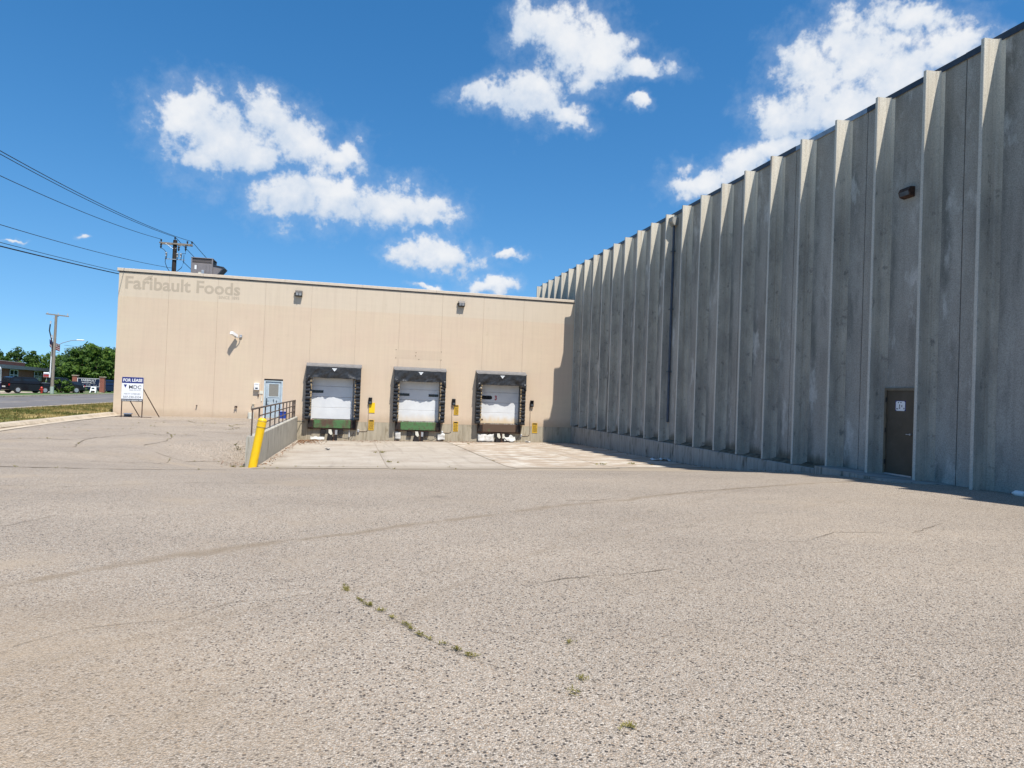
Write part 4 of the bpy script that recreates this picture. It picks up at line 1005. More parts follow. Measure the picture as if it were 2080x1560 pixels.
for (x, lab) in ((-8.16, 'rusty pipe stub low on the beige wall, left one'), (-6.17, 'rusty hose bib low on the beige wall left of the bucket')):
    t = thing('pipe_stub', (x, YW, -1.3), lab, 'pipe', 'pipe stubs on the beige wall')
    MB().cyl((x, YW, -1.25), (x, YW-0.11, -1.25), 0.03, n=10).build('stub', M['rust'], t)
    if x > -7:
        m = MB(); m.cyl((x-0.05, YW-0.10, -1.23), (x-0.06, YW-0.11, -1.34), 0.022, n=8); m.cyl((x+0.05, YW-0.1, -1.22), (x+0.05, YW-0.11, -1.32), 0.016, n=8); m.box(x-0.07, x+0.07, YW-0.12, YW-0.08, -1.23, -1.2); m.build('valve', M['rust'], t)
bn = thing('blue_bin', (-3.70, YW-0.4, -1.80), 'blue plastic bin beside the blue door behind the handrail', 'bin')
m = MB(); m.prism([(-3.84, -1.80), (-3.56, -1.80), (-3.53, -1.46), (-3.87, -1.46)], 'y', YW-0.45, YW-0.17); m.build('body', M['bluebin'], bn)
m = MB(); m.bbox(-3.89, -3.51, YW-0.47, YW-0.15, -1.458, -1.42, 0.01); m.build('rim', M['bluebin'], bn)

# ------------------------------------------------------------------ downspout on the ribbed wall
dp = thing('downspout', (XP-0.1, 27.0, -0.95), 'dark slate downspout running down between two concrete ribs', 'downspout')
MB().bbox(XP-0.12, XP-0.035, 26.955, 27.04, -0.95, 7.55, 0.012).build('pipe', M['pipe_blue'], dp)
m = MB(); m.prism([(XP-0.28, 7.86), (XP-0.02, 7.86), (XP-0.02, 7.52), (XP-0.17, 7.52), (XP-0.28, 7.68)], 'y', 26.78, 27.21); m.build('scupper_box', M['tee_found'], dp)
for z in (1.2, 3.9, 6.4): MB().box(XP-0.16, XP-0.005, 26.90, 27.09, z, z+0.03).build('strap', M['pipe_blue'], dp)

# ------------------------------------------------------------------ retaining wall, handrail, bollard
rw = thing('retaining_wall', (-3.07, 31, -2.8), 'low board-marked concrete retaining wall beside the dock ramp', 'wall')
yy = 22.45
while yy < 39.4:
    y2 = min(yy+4.3, 39.43)
    t0, t1 = -1.615-0.065*(yy-22.4)/17, -1.615-0.065*(y2-22.4)/17
    m = MB(); v = []
    for (y, t_) in ((yy, t0), (y2-0.008, t1)):
        v += [(-3.19, y, -3.2), (-2.95, y, -3.2), (-2.95, y, t_-0.03), (-2.975, y, t_), (-3.165, y, t_), (-3.19, y, t_-0.03)]
    m.add(v, [(i, (i+1) % 6, 6+(i+1) % 6, 6+i) for i in range(6)]+[(5, 4, 3, 2, 1, 0), (6, 7, 8, 9, 10, 11)])
    m.build('wall_length', M['retain'], rw); yy = y2
hr = thing('handrail', (-3.07, 31, -1.65), 'brown steel handrail with slim posts on the retaining wall', 'handrail')
PY = [22.72+1.615*i for i in range(11)]
for i, y in enumerate(PY):
    zb = -1.615-0.065*(y-22.4)/17-0.01
    MB().box(-3.09, -3.05, y-0.03, y+0.03, zb, -0.80).build('post', M['railpaint'], hr)
m = MB(); m.tube([(-3.07, PY[0]-0.02, -0.78), (-3.07, PY[1], -0.775), (-3.07, PY[5], -0.775), (-3.07, PY[-1]+0.03, -0.78)], 0.033, 8); m.build('top_rail', M['railpaint'], hr)
for z in (-1.05, -1.34):
    m = MB(); m.tube([(-3.07, PY[1]-0.02, z), (-3.07, PY[-1]+0.02, z-0.02)], 0.025, 8); m.build('rail', M['railpaint'], hr)
for q in range(4): MB().box(-3.08, -3.06, PY[-2]+0.35+q*0.33, PY[-2]+0.38+q*0.33, -1.68, -0.8).build('end_baluster', M['railpaint'], hr)
bx, by = -2.93, 22.15; bz = g(bx, by)-0.02
bo = thing('bollard', (bx, by, bz), 'leaning bright yellow bollard at the end of the retaining wall', 'bollard')
tx = Vector((0.155, 0.05, 1.0)).normalized()
def along(t): return Vector((bx, by, bz))+tx*t
MB().cyl(along(-0.25), along(1.28), 0.128, n=24).build('sleeve', M['yellow'], bo)
m = MB(); m.cyl(along(1.285), along(1.50), 0.136, n=24); m.cyl(along(1.50), along(1.545), 0.136, 0.105, n=24, cap=True); m.cyl(along(1.545), along(1.565), 0.105, 0.05, n=24); m.build('cap', M['yellow'], bo)
for t_ in (1.275, 1.455):
    m = MB(); m.cyl(along(t_), along(t_+0.012), 0.1385, n=24); m.build('seam_band', M['foam'], bo)
tag(MB().tube([(-2.94, 38.9, -1.92), (-2.75, YW-0.05, -1.96), (-2.56, YW-0.10, -1.97)], 0.018).build('cable', M['wire'], None, (-2.8, 39.2, -1.95)), 'black cable from the retaining wall to the left dock shelter', 'cable')

# ------------------------------------------------------------------ for lease sign
sx0, sx1, sy_ = -11.16, -10.19, 37.15
fs = thing('lease_sign', (-10.67, sy_, -1.86), 'white and navy for lease sign on angled posts against the beige wall', 'sign')
MB().box(sx0, sx1, sy_-0.012, sy_+0.012, -1.07, 0.14).build('board', M['signwhite'], fs)
hb = MB().box(sx0+0.004, sx1-0.004, sy_-0.016, sy_-0.013, -0.16, 0.135).build('header_panel', M['navy'], fs)
textmesh('lettering', 'FOR LEASE', 0.205, M['white'], hb, ((sx0+sx1)/2, sy_-0.0175, -0.085), sx=0.88, off=0.006, ext=0.0008)
MB().prism([(sx0+0.09, -0.235), (sx0+0.235, -0.235), (sx0+0.162, -0.40)], 'y', sy_-0.016, sy_-0.0125).build('triangle_logo', M['navy'], fs)
textmesh('lettering', 'MDC', 0.255, M['signink'], fs, (sx0+0.60, sy_-0.0135, -0.44), sx=1.02, off=0.002, ext=0.0008)
textmesh('lettering', 'REAL ESTATE', 0.085, M['signgrey'], fs, (sx0+0.60, sy_-0.0135, -0.535), sx=1.02, off=0.0, ext=0.0008)
textmesh('lettering', 'MATT STEEVES', 0.115, M['signgrey'], fs, ((sx0+sx1)/2, sy_-0.0135, -0.735), sx=1.0, off=0.0, ext=0.0008)
textmesh('lettering', '507-330-5534', 0.155, M['signink'], fs, ((sx0+sx1)/2, sy_-0.0135, -0.905), sx=0.93, off=0.0, ext=0.0008)
fb = MB().box(sx0, sx1, sy_-0.016, sy_-0.0125, -1.07, -0.945).build('footer_panel', M['signink'], fs)
textmesh('lettering', 'www.mdcrealestate.com', 0.095, M['white'], fb, ((sx0+sx1)/2, sy_-0.0175, -1.035), sx=0.95, off=0.001, ext=0.0008)
for x in (sx0+0.02, sx1-0.02):
    MB().box(x-0.02, x+0.02, sy_+0.014, sy_+0.05, -1.92, 0.10).build('post', M['rust'], fs)
    m = MB(); m.obox(((x+x+0.55)/2, sy_+0.55, (-0.42-1.88)/2), (0.55, 1.0, -1.46), (0.876, -0.48, 0), (0.4, 0.73, 0.6), 0.92, 0.016, 0.016); m.build('brace', M['rust'], fs)
MB().box(sx0-0.35, sx1+0.35, sy_+0.3, sy_+0.34, -1.87, -1.84).build('ground_bar', M['rust'], fs)
wb_ = thing('utility_box', (-10.98, sy_+0.5, -1.86), 'low grey box with white lid behind the lease sign post', 'box')
m = MB(); m.prism([(-11.14, -1.88), (-10.84, -1.88), (-10.87, -1.73), (-11.12, -1.73)], 'y', sy_+0.4, sy_+0.7); m.build('base', M['scuff'], wb_)
m = MB(); m.bbox(-11.15, -10.80, sy_+0.38, sy_+0.72, -1.727, -1.68, 0.012); m.build('lid', M['white'], wb_)

# ------------------------------------------------------------------ rooftop unit
hv = thing('rooftop_unit', (-8.45, 41.2, 5.45), 'grey rooftop air conditioning unit with intake hood above the beige wall', 'air conditioner')
hx0, hx1, hy0, hy1, hz0, hz1, hzm = -9.02, -7.90, 40.6, 41.7, 6.0, 6.92, 6.60
MB().box(hx0+0.05, hx1-0.05, hy0+0.05, hy1-0.05, 5.44, 6.0).build('roof_curb', M['hvac'], hv)
MB().bbox(hx0, hx1, hy0, hy1, hz0, hzm, 0.01).build('lower_cabinet', M['hvac'], hv)
for (x, y) in ((hx0+0.03, hy0+0.03), (hx1-0.03, hy0+0.03), (hx0+0.03, hy1-0.03), (hx1-0.03, hy1-0.03)): MB().box(x-0.03, x+0.03, y-0.03, y+0.03, hzm+0.001, hz1-0.04).build('corner_post', M['hvac'], hv)
MB().box(hx0+0.06, hx1-0.06, hy0+0.07, hy1-0.07, hzm+0.002, hz1-0.045).build('coil', M['hvac_dk'], hv)
m = MB()
for q in range(26): x = hx0+0.08+q*0.0385; m.box(x, x+0.012, hy0+0.025, hy0+0.05, hzm+0.005, hz1-0.045)
m.box(hx0+0.06, hx1-0.06, hy0+0.02, hy0+0.055, hzm+0.12, hzm+0.135)
stuff(m.build('coil_guard', M['hvac'], hv))
MB().bbox(hx0-0.01, hx1+0.01, hy0-0.01, hy1+0.01, hz1-0.04, hz1, 0.008).build('top_cover', M['hvac'], hv)
m = MB(); m.prism([(hx1+0.004, hzm-0.06), (hx1+0.55, hzm-0.14), (hx1+0.18, hz0-0.0), (hx1+0.004, hz0)], 'y', hy0+0.1, hy1-0.1); ho = m.build('intake_hood', M['hvac'], hv)
m = MB(); m.prism([(hx1+0.553, hzm-0.10), (hx1+0.60, hzm-0.15), (hx1+0.20, hz0-0.06), (hx1+0.13, hz0-0.02), (hx1+0.19, hz0)], 'y', hy0+0.06, hy1-0.06); m.build('hood_filter', M['flash_dark'], ho)
m = MB(); m.prism([(hx1+0.01, hzm-0.055), (hx1+0.56, hzm-0.135), (hx1+0.56, hzm-0.10), (hx1+0.01, hzm-0.02)], 'y', hy0+0.06, hy1-0.06); m.build('hood_top', M['flash_dark'], ho)
MB().box(hx0+0.19, hx0+0.29, hy0-0.012, hy0-0.002, hz0+0.25, hz0+0.48).build('rating_label', M['white'], hv)
MB().bbox(hx0+0.56, hx0+0.70, hy0-0.09, hy0-0.003, hz0+0.02, hz0+0.22, 0.01).build('disconnect_box', M['silver'], hv)
MB().box(hx0+0.40, hx0+0.55, hy0-0.05, hy0-0.003, hz0+0.03, hz0+0.10).build('gas_valve', M['offwhite'], hv)
m = MB()
for x in (hx0+0.32, hx0+0.78, hx0+0.95): m.box(x-0.004, x+0.004, hy0-0.006, hy0-0.0015, hz0+0.04, hzm-0.04)
m.box(hx0+0.05, hx1-0.05, hy0-0.006, hy0-0.0015, hz0+0.03, hz0+0.05)
stuff(m.build('panel_seam', M['flash_dark'], hv))

# ------------------------------------------------------------------ utility poles and wires
def sag(a, b, s, n=24):
    a, b = Vector(a), Vector(b)
    return [a.lerp(b, i/n)-Vector((0, 0, 4*s*(i/n)*(1-i/n))) for i in range(n+1)]
up_ = thing('utility_pole', (-12.66, 52, -1.9), 'dark wooden utility pole with crossarms rising behind the beige building', 'utility pole')
P0 = Vector((-12.66, 52, 0))
MB().cyl((-12.70, 52, -2.4), (-12.64, 52, 9.95), 0.19, 0.135, n=14).build('post', M['wood_dark'], up_)
arm = MB().box(-13.62, -11.48, 51.80, 51.86, 9.62, 9.72).build('crossarm', M['wood_grey'], up_)
MB().box(-13.58, -11.52, 52.13, 52.19, 9.62, 9.72).build('crossarm', M['wood_grey'], up_)
for q in (-13.2, -12.06): MB().tube([(q, 51.78, 9.62), (-12.72 if q < -13 else -12.58, 51.78, 9.3)], 0.018).build('arm_brace', M['silver'], up_)
MB().box(-13.22, -11.92, 51.80, 51.85, 8.54, 8.59).build('cutout_bracket', M['silver'], up_)
for x in (-13.12, -12.40, -12.18):
    m = MB(); m.cyl((x, 51.72, 8.72), (x, 51.72, 9.0), 0.05, n=10); m.cyl((x, 51.70, 8.92), (x, 51.70, 8.97), 0.075, n=10); m.build('cutout_insulator', M['porcelain'], up_)
    m = MB(); m.tube([(x+0.05, 51.70, 9.0), (x+0.06, 51.66, 8.75), (x+0.02, 51.7, 8.56)], 0.022); m.build('fuse_tube', M['wire'], up_)
for (x, z) in ((-13.55, 9.72), (-12.66, 9.95), (-11.55, 9.72), (-11.85, 9.72)):
    m = MB(); m.cyl((x, 52, z), (x, 52, z+0.16), 0.03, n=8); m.cyl((x, 52, z+0.10), (x, 52, z+0.22), 0.06, 0.05, n=10); m.build('pin_insulator', M['dkmetal'], up_)
for (a, zz) in ((-13.5, 9.55), (-11.9, 9.5), (-12.35, 9.45)):
    m = MB(); m.cyl((a, 51.83, zz+0.1), (a, 51.80, zz-0.28), 0.045, 0.045, n=8); m.cyl((a, 51.82, zz), (a, 51.82, zz-0.06), 0.075, n=8); m.cyl((a, 51.81, zz-0.14), (a, 51.81, zz-0.2), 0.07, n=8); m.build('suspension_insulator', M['dkmetal'], up_)
for pts in ([(-13.14, 51.7, 8.72), (-13.16, 51.7, 8.3), (-13.05, 51.75, 7.95), (-12.82, 51.85, 7.6)], [(-11.98, 51.75, 8.9), (-11.98, 51.75, 8.4), (-12.12, 51.8, 8.0), (-12.5, 51.85, 7.65)], [(-13.5, 51.8, 9.3), (-13.3, 51.75, 9.2), (-13.12, 51.72, 9.0)], [(-11.9, 51.8, 9.22), (-11.88, 51.75, 9.0), (-12.18, 51.72, 8.97)]):
    MB().tube(pts, 0.02).build('jumper_cable', M['wire'], up_)
NEARP = -9.0                                     # the neighbouring pole stands behind the viewer
WIR = [(-13.55, 9.94, 7.45, 0.028, 'lowest of the three power wires leading to the pole top'), (-12.66, 10.17, 8.08, 0.028, 'power wire leading to the tip of the dark utility pole'), (-11.55, 9.94, 7.31, 0.028, 'power wire leading to the right end of the pole crossarm'),
       (-12.6, 7.95, 3.9, 0.024, 'thin wire meeting the dark pole just above the beige roof'), (-12.75, 6.83, 2.54, 0.045, 'thick black cable reaching the beige roof corner from the left'), (-12.75, 6.95, 2.7, 0.022, 'thin wire just above the thick black cable at the roof corner')]
for (x, z, zn, r_, lab) in WIR:
    a = (x, 52, z); bq = (x, NEARP, zn)
    tag(MB().tube(sag(a, bq, 1.5 if z > 9 else (1.0 if z > 7.5 else 0.5), 40), r_*0.55, 5).build('power_line', M['wire'], None, a), lab, 'wire', 'overhead wires from the utility pole')
for (x, z, lab) in ((-12.66, 10.17, 'upper wire dropping away to the right behind the dark pole'), (-11.55, 9.94, 'wire dropping away behind the rooftop unit from the crossarm end'), (-12.1, 8.5, 'low wire running away behind the rooftop unit')):
    tag(MB().tube(sag((x, 52, z), (x, 115, z-0.3), 0.8, 24), 0.02, 5).build('power_line', M['wire'], None, (x, 52, z)), lab, 'wire', 'overhead wires from the utility pole')
# grey street pole with lamp across the road
GX, GY = -31.82, 83.12
sp = thing('street_pole', (GX, GY, -1.84), 'grey wooden power pole with street lamp across the road', 'utility pole')
MB().cyl((GX, GY, -2.2), (GX+0.08, GY, 6.75), 0.17, 0.12, n=12).build('post', M['wood_grey'], sp)
MB().cyl((GX, GY, -1.9), (GX, GY, -1.05), 0.19, n=12).build('sleeve', M['greensleeve'], sp)
ca = MB(); ca.obox((GX+0.2, GY, 6.72), (1, 0.25, -0.06), (-0.25, 1, 0), (0.06, 0, 1), 1.05, 0.05, 0.06); ca.build('crossarm', M['wood_grey'], sp)
ca = MB(); ca.obox((GX+0.05, GY, 6.5), (0.7, 0.2, 0.35), (-0.25, 1, 0), (-0.35, 0, 0.7), 0.3, 0.03, 0.03); ca.build('arm_brace', M['silver'], sp)
for dx_ in (-0.7, 0.25, 1.1): MB().cyl((GX+dx_, GY+0.2*dx_, 6.74), (GX+dx_, GY+0.2*dx_, 6.98), 0.05, n=8).build('pin_insulator', M['porcelain'], sp)
m = MB(); m.tube([(GX-0.45, GY, 5.7), (GX-0.5, GY, 5.0), (GX-0.3, GY, 4.2), (GX-0.17, GY, 3.6), (GX-0.15, GY, 2.2)], 0.06); m.build('riser_cable', M['wire'], sp)
for z in (5.9, 4.4): MB().cyl((GX-0.42+(5.9-z)*0.12, GY, z-0.15), (GX-0.42+(5.9-z)*0.12, GY, z+0.15), 0.08, n=8).build('cutout_insulator', M['porcelain'], sp)
la = MB().tube([(GX+0.15, GY, 3.35), (GX+0.9, GY-0.1, 3.75), (GX+1.7, GY-0.2, 4.02), (GX+2.35, GY-0.3, 4.10)], 0.035).build('lamp_arm', M['silver'], sp)
m = MB(); m.bbox(GX+2.3, GX+3.05, GY-0.5, GY-0.2, 4.05, 4.17, 0.05); m.build('lamp_head', M['white'], sp)
tag(MB().tube(sag((GX+1.0, GY, 3.5), (GX+42, GY+80, 3.4), 0.6, 20), 0.016, 5).build('power_line', M['wire'], None, (GX+1, GY, 3.5)), 'faint wire below the street lamp running right across the sky', 'wire')
# flagpole with flag
FX, FY = -36.6, 94.8
fp = thing('flagpole', (FX, FY, -1.85), 'white flagpole behind the grey street pole', 'flagpole')
MB().cyl((FX, FY, -1.9), (FX+0.1, FY, 4.75), 0.075, 0.05, n=10).build('pole', M['white'], fp)
MB().cyl((FX+0.1, FY, 4.75), (FX+0.1, FY, 4.87), 0.08, 0.04, n=10).build('finial', M['silver'], fp)
FX -= 0.35
fl = thing('flag', (FX+0.15, FY, 3.2), 'drooping red and white striped flag beside the grey street pole', 'flag')
def flagpt(u, w): return (FX+0.15+u*1.15, FY+0.10*math.sin(u*7+w*2), 4.65-w*0.85-u*0.75-0.10*math.sin(u*5))
for q in range(7):
    m = MB(); m.grid([i/10 for i in range(11)], [q/7, (q+1)/7], flagpt); o = m.build('stripe', M['flagred'] if q % 2 == 0 else M['flagwhite'], fl); o.modifiers.new('thickness', 'SOLIDIFY').thickness = 0.012
m = MB(); m.grid([i/10*0.42 for i in range(11)], [0, 0.27, 0.54], lambda u, w: (lambda p: (p[0], p[1]-0.03, p[2]))(flagpt(u, w))); o = m.build('canton', M['flagblue'], fl); o.modifiers.new('thickness', 'SOLIDIFY').thickness = 0.01
rsn = thing('hanging_sign', (-37.6, 96.5, -0.2), 'small red and white sign board beside the street pole', 'sign')
MB().bbox(-37.95, -37.25, 96.4, 96.5, -0.1, 0.55, 0.04).build('board', M['white'], rsn)
MB().box(-37.9, -37.3, 96.36, 96.396, 0.08, 0.24).build('red_band', M['fire_red'], rsn)
MB().box(-37.9, -37.3, 96.36, 96.396, -0.06, 0.0).build('red_band', M['fire_red'], rsn)
MB().box(-37.9, -37.3, 96.36, 96.396, 0.32, 0.36).build('print_line', M['scuff'], rsn)
MB().cyl((-37.6, 96.52, -1.95), (-37.6, 96.52, -0.1), 0.05, n=8).build('post', M['silver'], rsn)

# ------------------------------------------------------------------ brick office across the road
def seg(a, b):
    d = (Vector(b)-Vector(a)).normalized(); return d, Vector((d.y, -d.x, 0))
A, B2 = Vector((-37.6, 71.0, 0)), Vector((-48.6, 126.3, 0))
dv, nv = seg(A, B2)                              # nv points to the road side
if nv.x < 0: nv = -nv
Lb = (B2-A).length
bo2 = thing('brick_office', (-43, 98, -1.9), 'low red brick office with grey fascia across the road', 'building')
def OB(m, s0, s1, o0, o1, z0, z1):
    c = A+dv*((s0+s1)/2)-nv*((o0+o1)/2); c.z = (z0+z1)/2
    return m.obox(c, dv, -nv, (0, 0, 1), (s1-s0)/2, (o1-o0)/2, (z1-z0)/2)
OB(MB(), 0, Lb-0.6, 0.6, 9, -2.0, 0.85).build('wall', M['brick'], bo2)
OB(MB(), 0, Lb, 0.0, 10, 0.86, 1.34).build('fascia', M['fascia'], bo2)
OB(MB(), 0, Lb-3, 3.0, 10, 1.35, 1.98).build('upper_wall', M['brick'], bo2)
OB(MB(), -0.1, Lb-2.9, 2.9, 10.1, 1.99, 2.06).build('upper_coping', M['cap'], bo2)
def ray_s(u):                                     # distance along the wall seen under a bearing X/Y = u
    num = (A.x-nv.x*0.6)-u*(A.y-nv.y*0.6); den = u*dv.y-dv.x
    return num/den
for (u0, u1) in ((-0.4325, -0.4235), (-0.4045, -0.3965)):
    s0, s1 = ray_s(u0), ray_s(u1)
    if s0 > s1: s0, s1 = s1, s0
    s1 = max(s1, s0+1.5)
    w = OB(MB(), s0, s1, 0.54, 0.59, -0.62, 0.74).build('window', M['carglass'], bo2)
    for (a, b_, z0, z1) in ((s0-0.1, s0+0.1, -0.7, 0.8), (s1-0.1, s1+0.1, -0.7, 0.8), (s0, s1, -0.72, -0.6), (s0, s1, 0.7, 0.8), (s0, s1, 0.02, 0.10), ((s0+s1)/2-0.05, (s0+s1)/2+0.05, -0.6, 0.7)):
        OB(MB(), a, b_, 0.49, 0.535, z0, z1).build('window_bar', M['white'], w)

# ------------------------------------------------------------------ entrance sign with brick piers
es = thing('entrance_sign', (-33.5, 98.5, -1.84), 'navy entrance sign board between two red brick piers across the road', 'sign')
for (x, y, zt) in ((-35.25, 99.0, 0.26), (-31.75, 98.1, 0.16)):
    pr = MB().box(x-0.27, x+0.27, y-0.27, y+0.27, -1.95, zt).build('brick_pier', M['brick'], es)
    MB().bbox(x-0.34, x+0.34, y-0.34, y+0.34, zt+0.002, zt+0.09, 0.02).build('pier_cap', M['kerb'], pr)
Ls, Rs = Vector((-34.93, 98.9, 0)), Vector((-32.07, 98.2, 0)); ds = (Rs-Ls).normalized(); ns_ = Vector((ds.y, -ds.x, 0))
if ns_.y > 0: ns_ = -ns_
def SB(s0, s1, o0, o1, z0, z1):
    c = Ls+ds*((s0+s1)/2)+ns_*((o0+o1)/2); c.z = (z0+z1)/2
    return MB().obox(c, ds, ns_, (0, 0, 1), (s1-s0)/2, abs(o1-o0)/2, (z1-z0)/2)
Wd = (Rs-Ls).length
bd_ = SB(0, Wd, -0.06, 0.06, -1.10, 0.0).build('board', M['signnavy'], es)
for a in ((0, Wd, -0.05, 0.0), (0, Wd, -1.10, -1.05)): SB(a[0], a[1], 0.062, 0.10, a[2], a[3]).build('border_strip', M['white'], bd_)
for a in ((0, 0.06), (Wd-0.06, Wd)): SB(a[0], a[1], 0.062, 0.10, -1.045, -0.055).build('border_strip', M['white'], bd_)
for (tx_, sz, zz, sxx, of) in (('FARIBAULT', 0.40, -0.40, 0.98, 0.002), ('WOOLEN MILL CO.', 0.23, -0.66, 0.88, 0.0), ('Since 1865', 0.14, -0.92, 0.95, 0.0)):
    c = Ls+ds*(Wd/2)+ns_*0.07
    textmesh('lettering', tx_, sz, M['white'], bd_, None, sx=sxx, off=of, ext=0.004, face=lambda x, y, z, c=c, zz=zz, sxx=sxx: Vector((c.x+ds.x*x+ns_.x*z, c.y+ds.y*x+ns_.y*z, zz+y)))
for a in ((0.35, 0.85), (Wd-0.85, Wd-0.35)): SB(a[0], a[1], 0.062, 0.08, -0.88, -0.86).build('rule_line', M['white'], bd_)
for s_ in (0.75, Wd-0.95): SB(s_, s_+0.2, -0.1, 0.1, -1.9, -1.11).build('board_leg', M['dkmetal'], es)
struct(MB().box(-35.2, -31.5, 97.0, 97.6, -1.95, -1.76).build('sign_kerb', M['kerb']))
af = thing('sandwich_board', (-32.26, 96.6, -1.84), 'white folding sandwich board in front of the entrance sign', 'sign')
for s_ in (-1, 1):
    y0, y1 = 96.6+s_*0.32, 96.6+s_*0.03
    fr = []
    for (xa, xb) in ((-32.62, -32.52), (-32.02, -31.92)):
        m = MB(); m.add([(xa, y0, -1.84), (xb, y0, -1.84), (xb+(0.04 if xa < -32.3 else -0.06), y1, -1.04), (xa+(0.06 if xa < -32.3 else -0.04), y1, -1.04)], [(0, 1, 2, 3)])
        o = m.build('leg', M['white'], af); o.modifiers.new('thickness', 'SOLIDIFY').thickness = 0.04
    m = MB(); m.add([(-32.52, 96.6+s_*0.22, -1.55), (-32.02, 96.6+s_*0.22, -1.55), (-32.06, y1, -1.04), (-32.48, y1, -1.04)], [(0, 1, 2, 3)])
    o = m.build('panel', M['white'], af); o.modifiers.new('thickness', 'SOLIDIFY').thickness = 0.03
MB().box(-32.44, -32.10, 96.40, 96.405, -1.30, -1.16).build('print_block', M['scuff'], af)

# ------------------------------------------------------------------ vehicles across the road
def car(name, label, loc, rz, kind, paint, grp='vehicles parked across the road'):
    t = thing(name, loc, label, 'car' if kind != 'pickup' else 'pickup truck', grp); t.rotation_euler = (0, 0, rz)
    P = lambda mm, nm, mt: (lambda o: (setattr(o, 'parent', t), o)[1])(mm.build(nm, mt, None, (0, 0, 0)))
    L, Wc = {'suv': (4.6, 1.86), 'pickup': (5.4, 1.95), 'sedan': (4.5, 1.8)}[kind]
    hl = L/2; w = Wc/2
    low = [(-hl, 0.45), (-hl+0.05, 0.30), (-hl+0.45, 0.24), (hl-0.5, 0.24), (hl-0.03, 0.34), (hl, 0.62), (hl-0.10, 0.85), (hl-1.15, 1.00), (-hl+0.05, 1.02), (-hl-0.02, 0.8)]
    if kind == 'pickup': low = [(x, z+0.12) for x, z in low]
    def loft(prof, ws):
        m = MB(); n = len(prof); vs = []
        for (k, sc) in ((-1, 0.90), (-0.93, 1.0), (0.93, 1.0), (1, 0.90)):
            zc = sum(p[1] for p in prof)/n; xc = sum(p[0] for p in prof)/n
            vs += [(xc+(p[0]-xc)*(1 if abs(k) < 1 else 0.975), k*ws(p[1]), zc+(p[1]-zc)*(1 if abs(k) < 1 else 0.9)) for p in prof]
        fs = [(j*n+i, j*n+(i+1) % n, (j+1)*n+(i+1) % n, (j+1)*n+i) for j in range(3) for i in range(n)]
        fs += [tuple(reversed(range(n))), tuple(range(3*n, 4*n))]
        m.add(vs, fs); return m
    P(loft(low, lambda z: w), 'body', paint)
    if kind == 'suv': gh = [(-hl+0.06, 1.0), (-hl+0.28, 1.66), (-hl+0.6, 1.76), (0.35, 1.74), (1.25, 1.0)]
    elif kind == 'pickup': gh = [(-0.55, 1.14), (-0.42, 1.80), (0.7, 1.82), (1.5, 1.13)]
    else: gh = [(-hl+0.75, 0.98), (-hl+1.45, 1.42), (0.3, 1.43), (1.2, 0.98)]
    P(loft(gh, lambda z: w*(1-0.16*max(0, z-1.0)/0.75)), 'cabin', paint)
    # glass
    def glass(poly, nm='side_window'):
        for s_ in (-1, 1):
            m = MB(); ws = [w*(1-0.16*max(0, z-1.0)/0.75)*1.003 for x, z in poly]
            m.add([(x, s_*q, z) for (x, z), q in zip(poly, ws)]+[(x, s_*(q-0.02), z) for (x, z), q in zip(poly, ws)], [tuple(range(len(poly))), tuple(range(2*len(poly)-1, len(poly)-1, -1))]+[(i, (i+1) % len(poly), len(poly)+(i+1) % len(poly), len(poly)+i) for i in range(len(poly))])
            P(m, nm, M['carglass'])
    def xg(z0, z1, x0, x1, nm, off):
        m = MB(); y0, y1 = w*0.86, w*0.72
        m.add([(x0+off, -y0, z0), (x0+off, y0, z0), (x1+off, y1, z1), (x1+off, -y1, z1), (x0+off*0.2, -y0, z0), (x0+off*0.2, y0, z0), (x1+off*0.2, y1, z1), (x1+off*0.2, -y1, z1)], [(0, 1, 2, 3), (7, 6, 5, 4), (0, 4, 5, 1), (1, 5, 6, 2), (2, 6, 7, 3), (3, 7, 4, 0)])
        P(m, nm, M['carglass'])
    if kind == 'suv':
        glass([(-hl+0.36, 1.1), (-hl+0.5, 1.56), (-1.1, 1.58), (-1.1, 1.1)]); glass([(-1.02, 1.1), (-1.02, 1.58), (0.32, 1.58), (1.0, 1.1)])
        xg(1.12, 1.60, -hl+0.10, -hl+0.26, 'rear_window', -0.02); xg(1.08, 1.64, 1.12, 0.52, 'windscreen', 0.03)
    elif kind == 'pickup':
        glass([(-0.42, 1.22), (-0.36, 1.7), (0.62, 1.7), (1.2, 1.22)]); xg(1.25, 1.7, -0.53, -0.44, 'rear_window', -0.02); xg(1.2, 1.74, 1.38, 0.84, 'windscreen', 0.03)
        m = MB(); m.box(-hl+0.02, -0.6, -w+0.08, w-0.08, 1.142, 1.16); P(m, 'bed_cover', M['carsilver'])
    else:
        glass([(-hl+1.0, 1.04), (-hl+1.5, 1.36), (0.25, 1.36), (0.92, 1.04)]); xg(1.02, 1.38, -hl+0.78, -hl+1.36, 'rear_window', -0.03); xg(1.02, 1.38, 1.12, 0.42, 'windscreen', 0.03)
    zo = 0.12 if kind == 'pickup' else 0
    for s_ in (-1, 1):
        m = MB(); m.box(-hl-0.035, -hl+0.05, s_*w*0.93-0.09, s_*w*0.93+0.04, 0.80+zo, 1.0+zo); P(m, 'tail_light', M['taillight'])
        m = MB(); m.box(hl-0.14, hl+0.005, s_*w*0.80-0.16, s_*w*0.80+0.14, 0.66+zo, 0.82+zo); P(m, 'headlight', M['headlight'])
        m = MB(); m.bbox(0.78, 0.95, s_*(w+0.10)-0.08, s_*(w+0.10)+0.08, 1.02+zo, 1.16+zo, 0.02); P(m, 'side_mirror', paint)
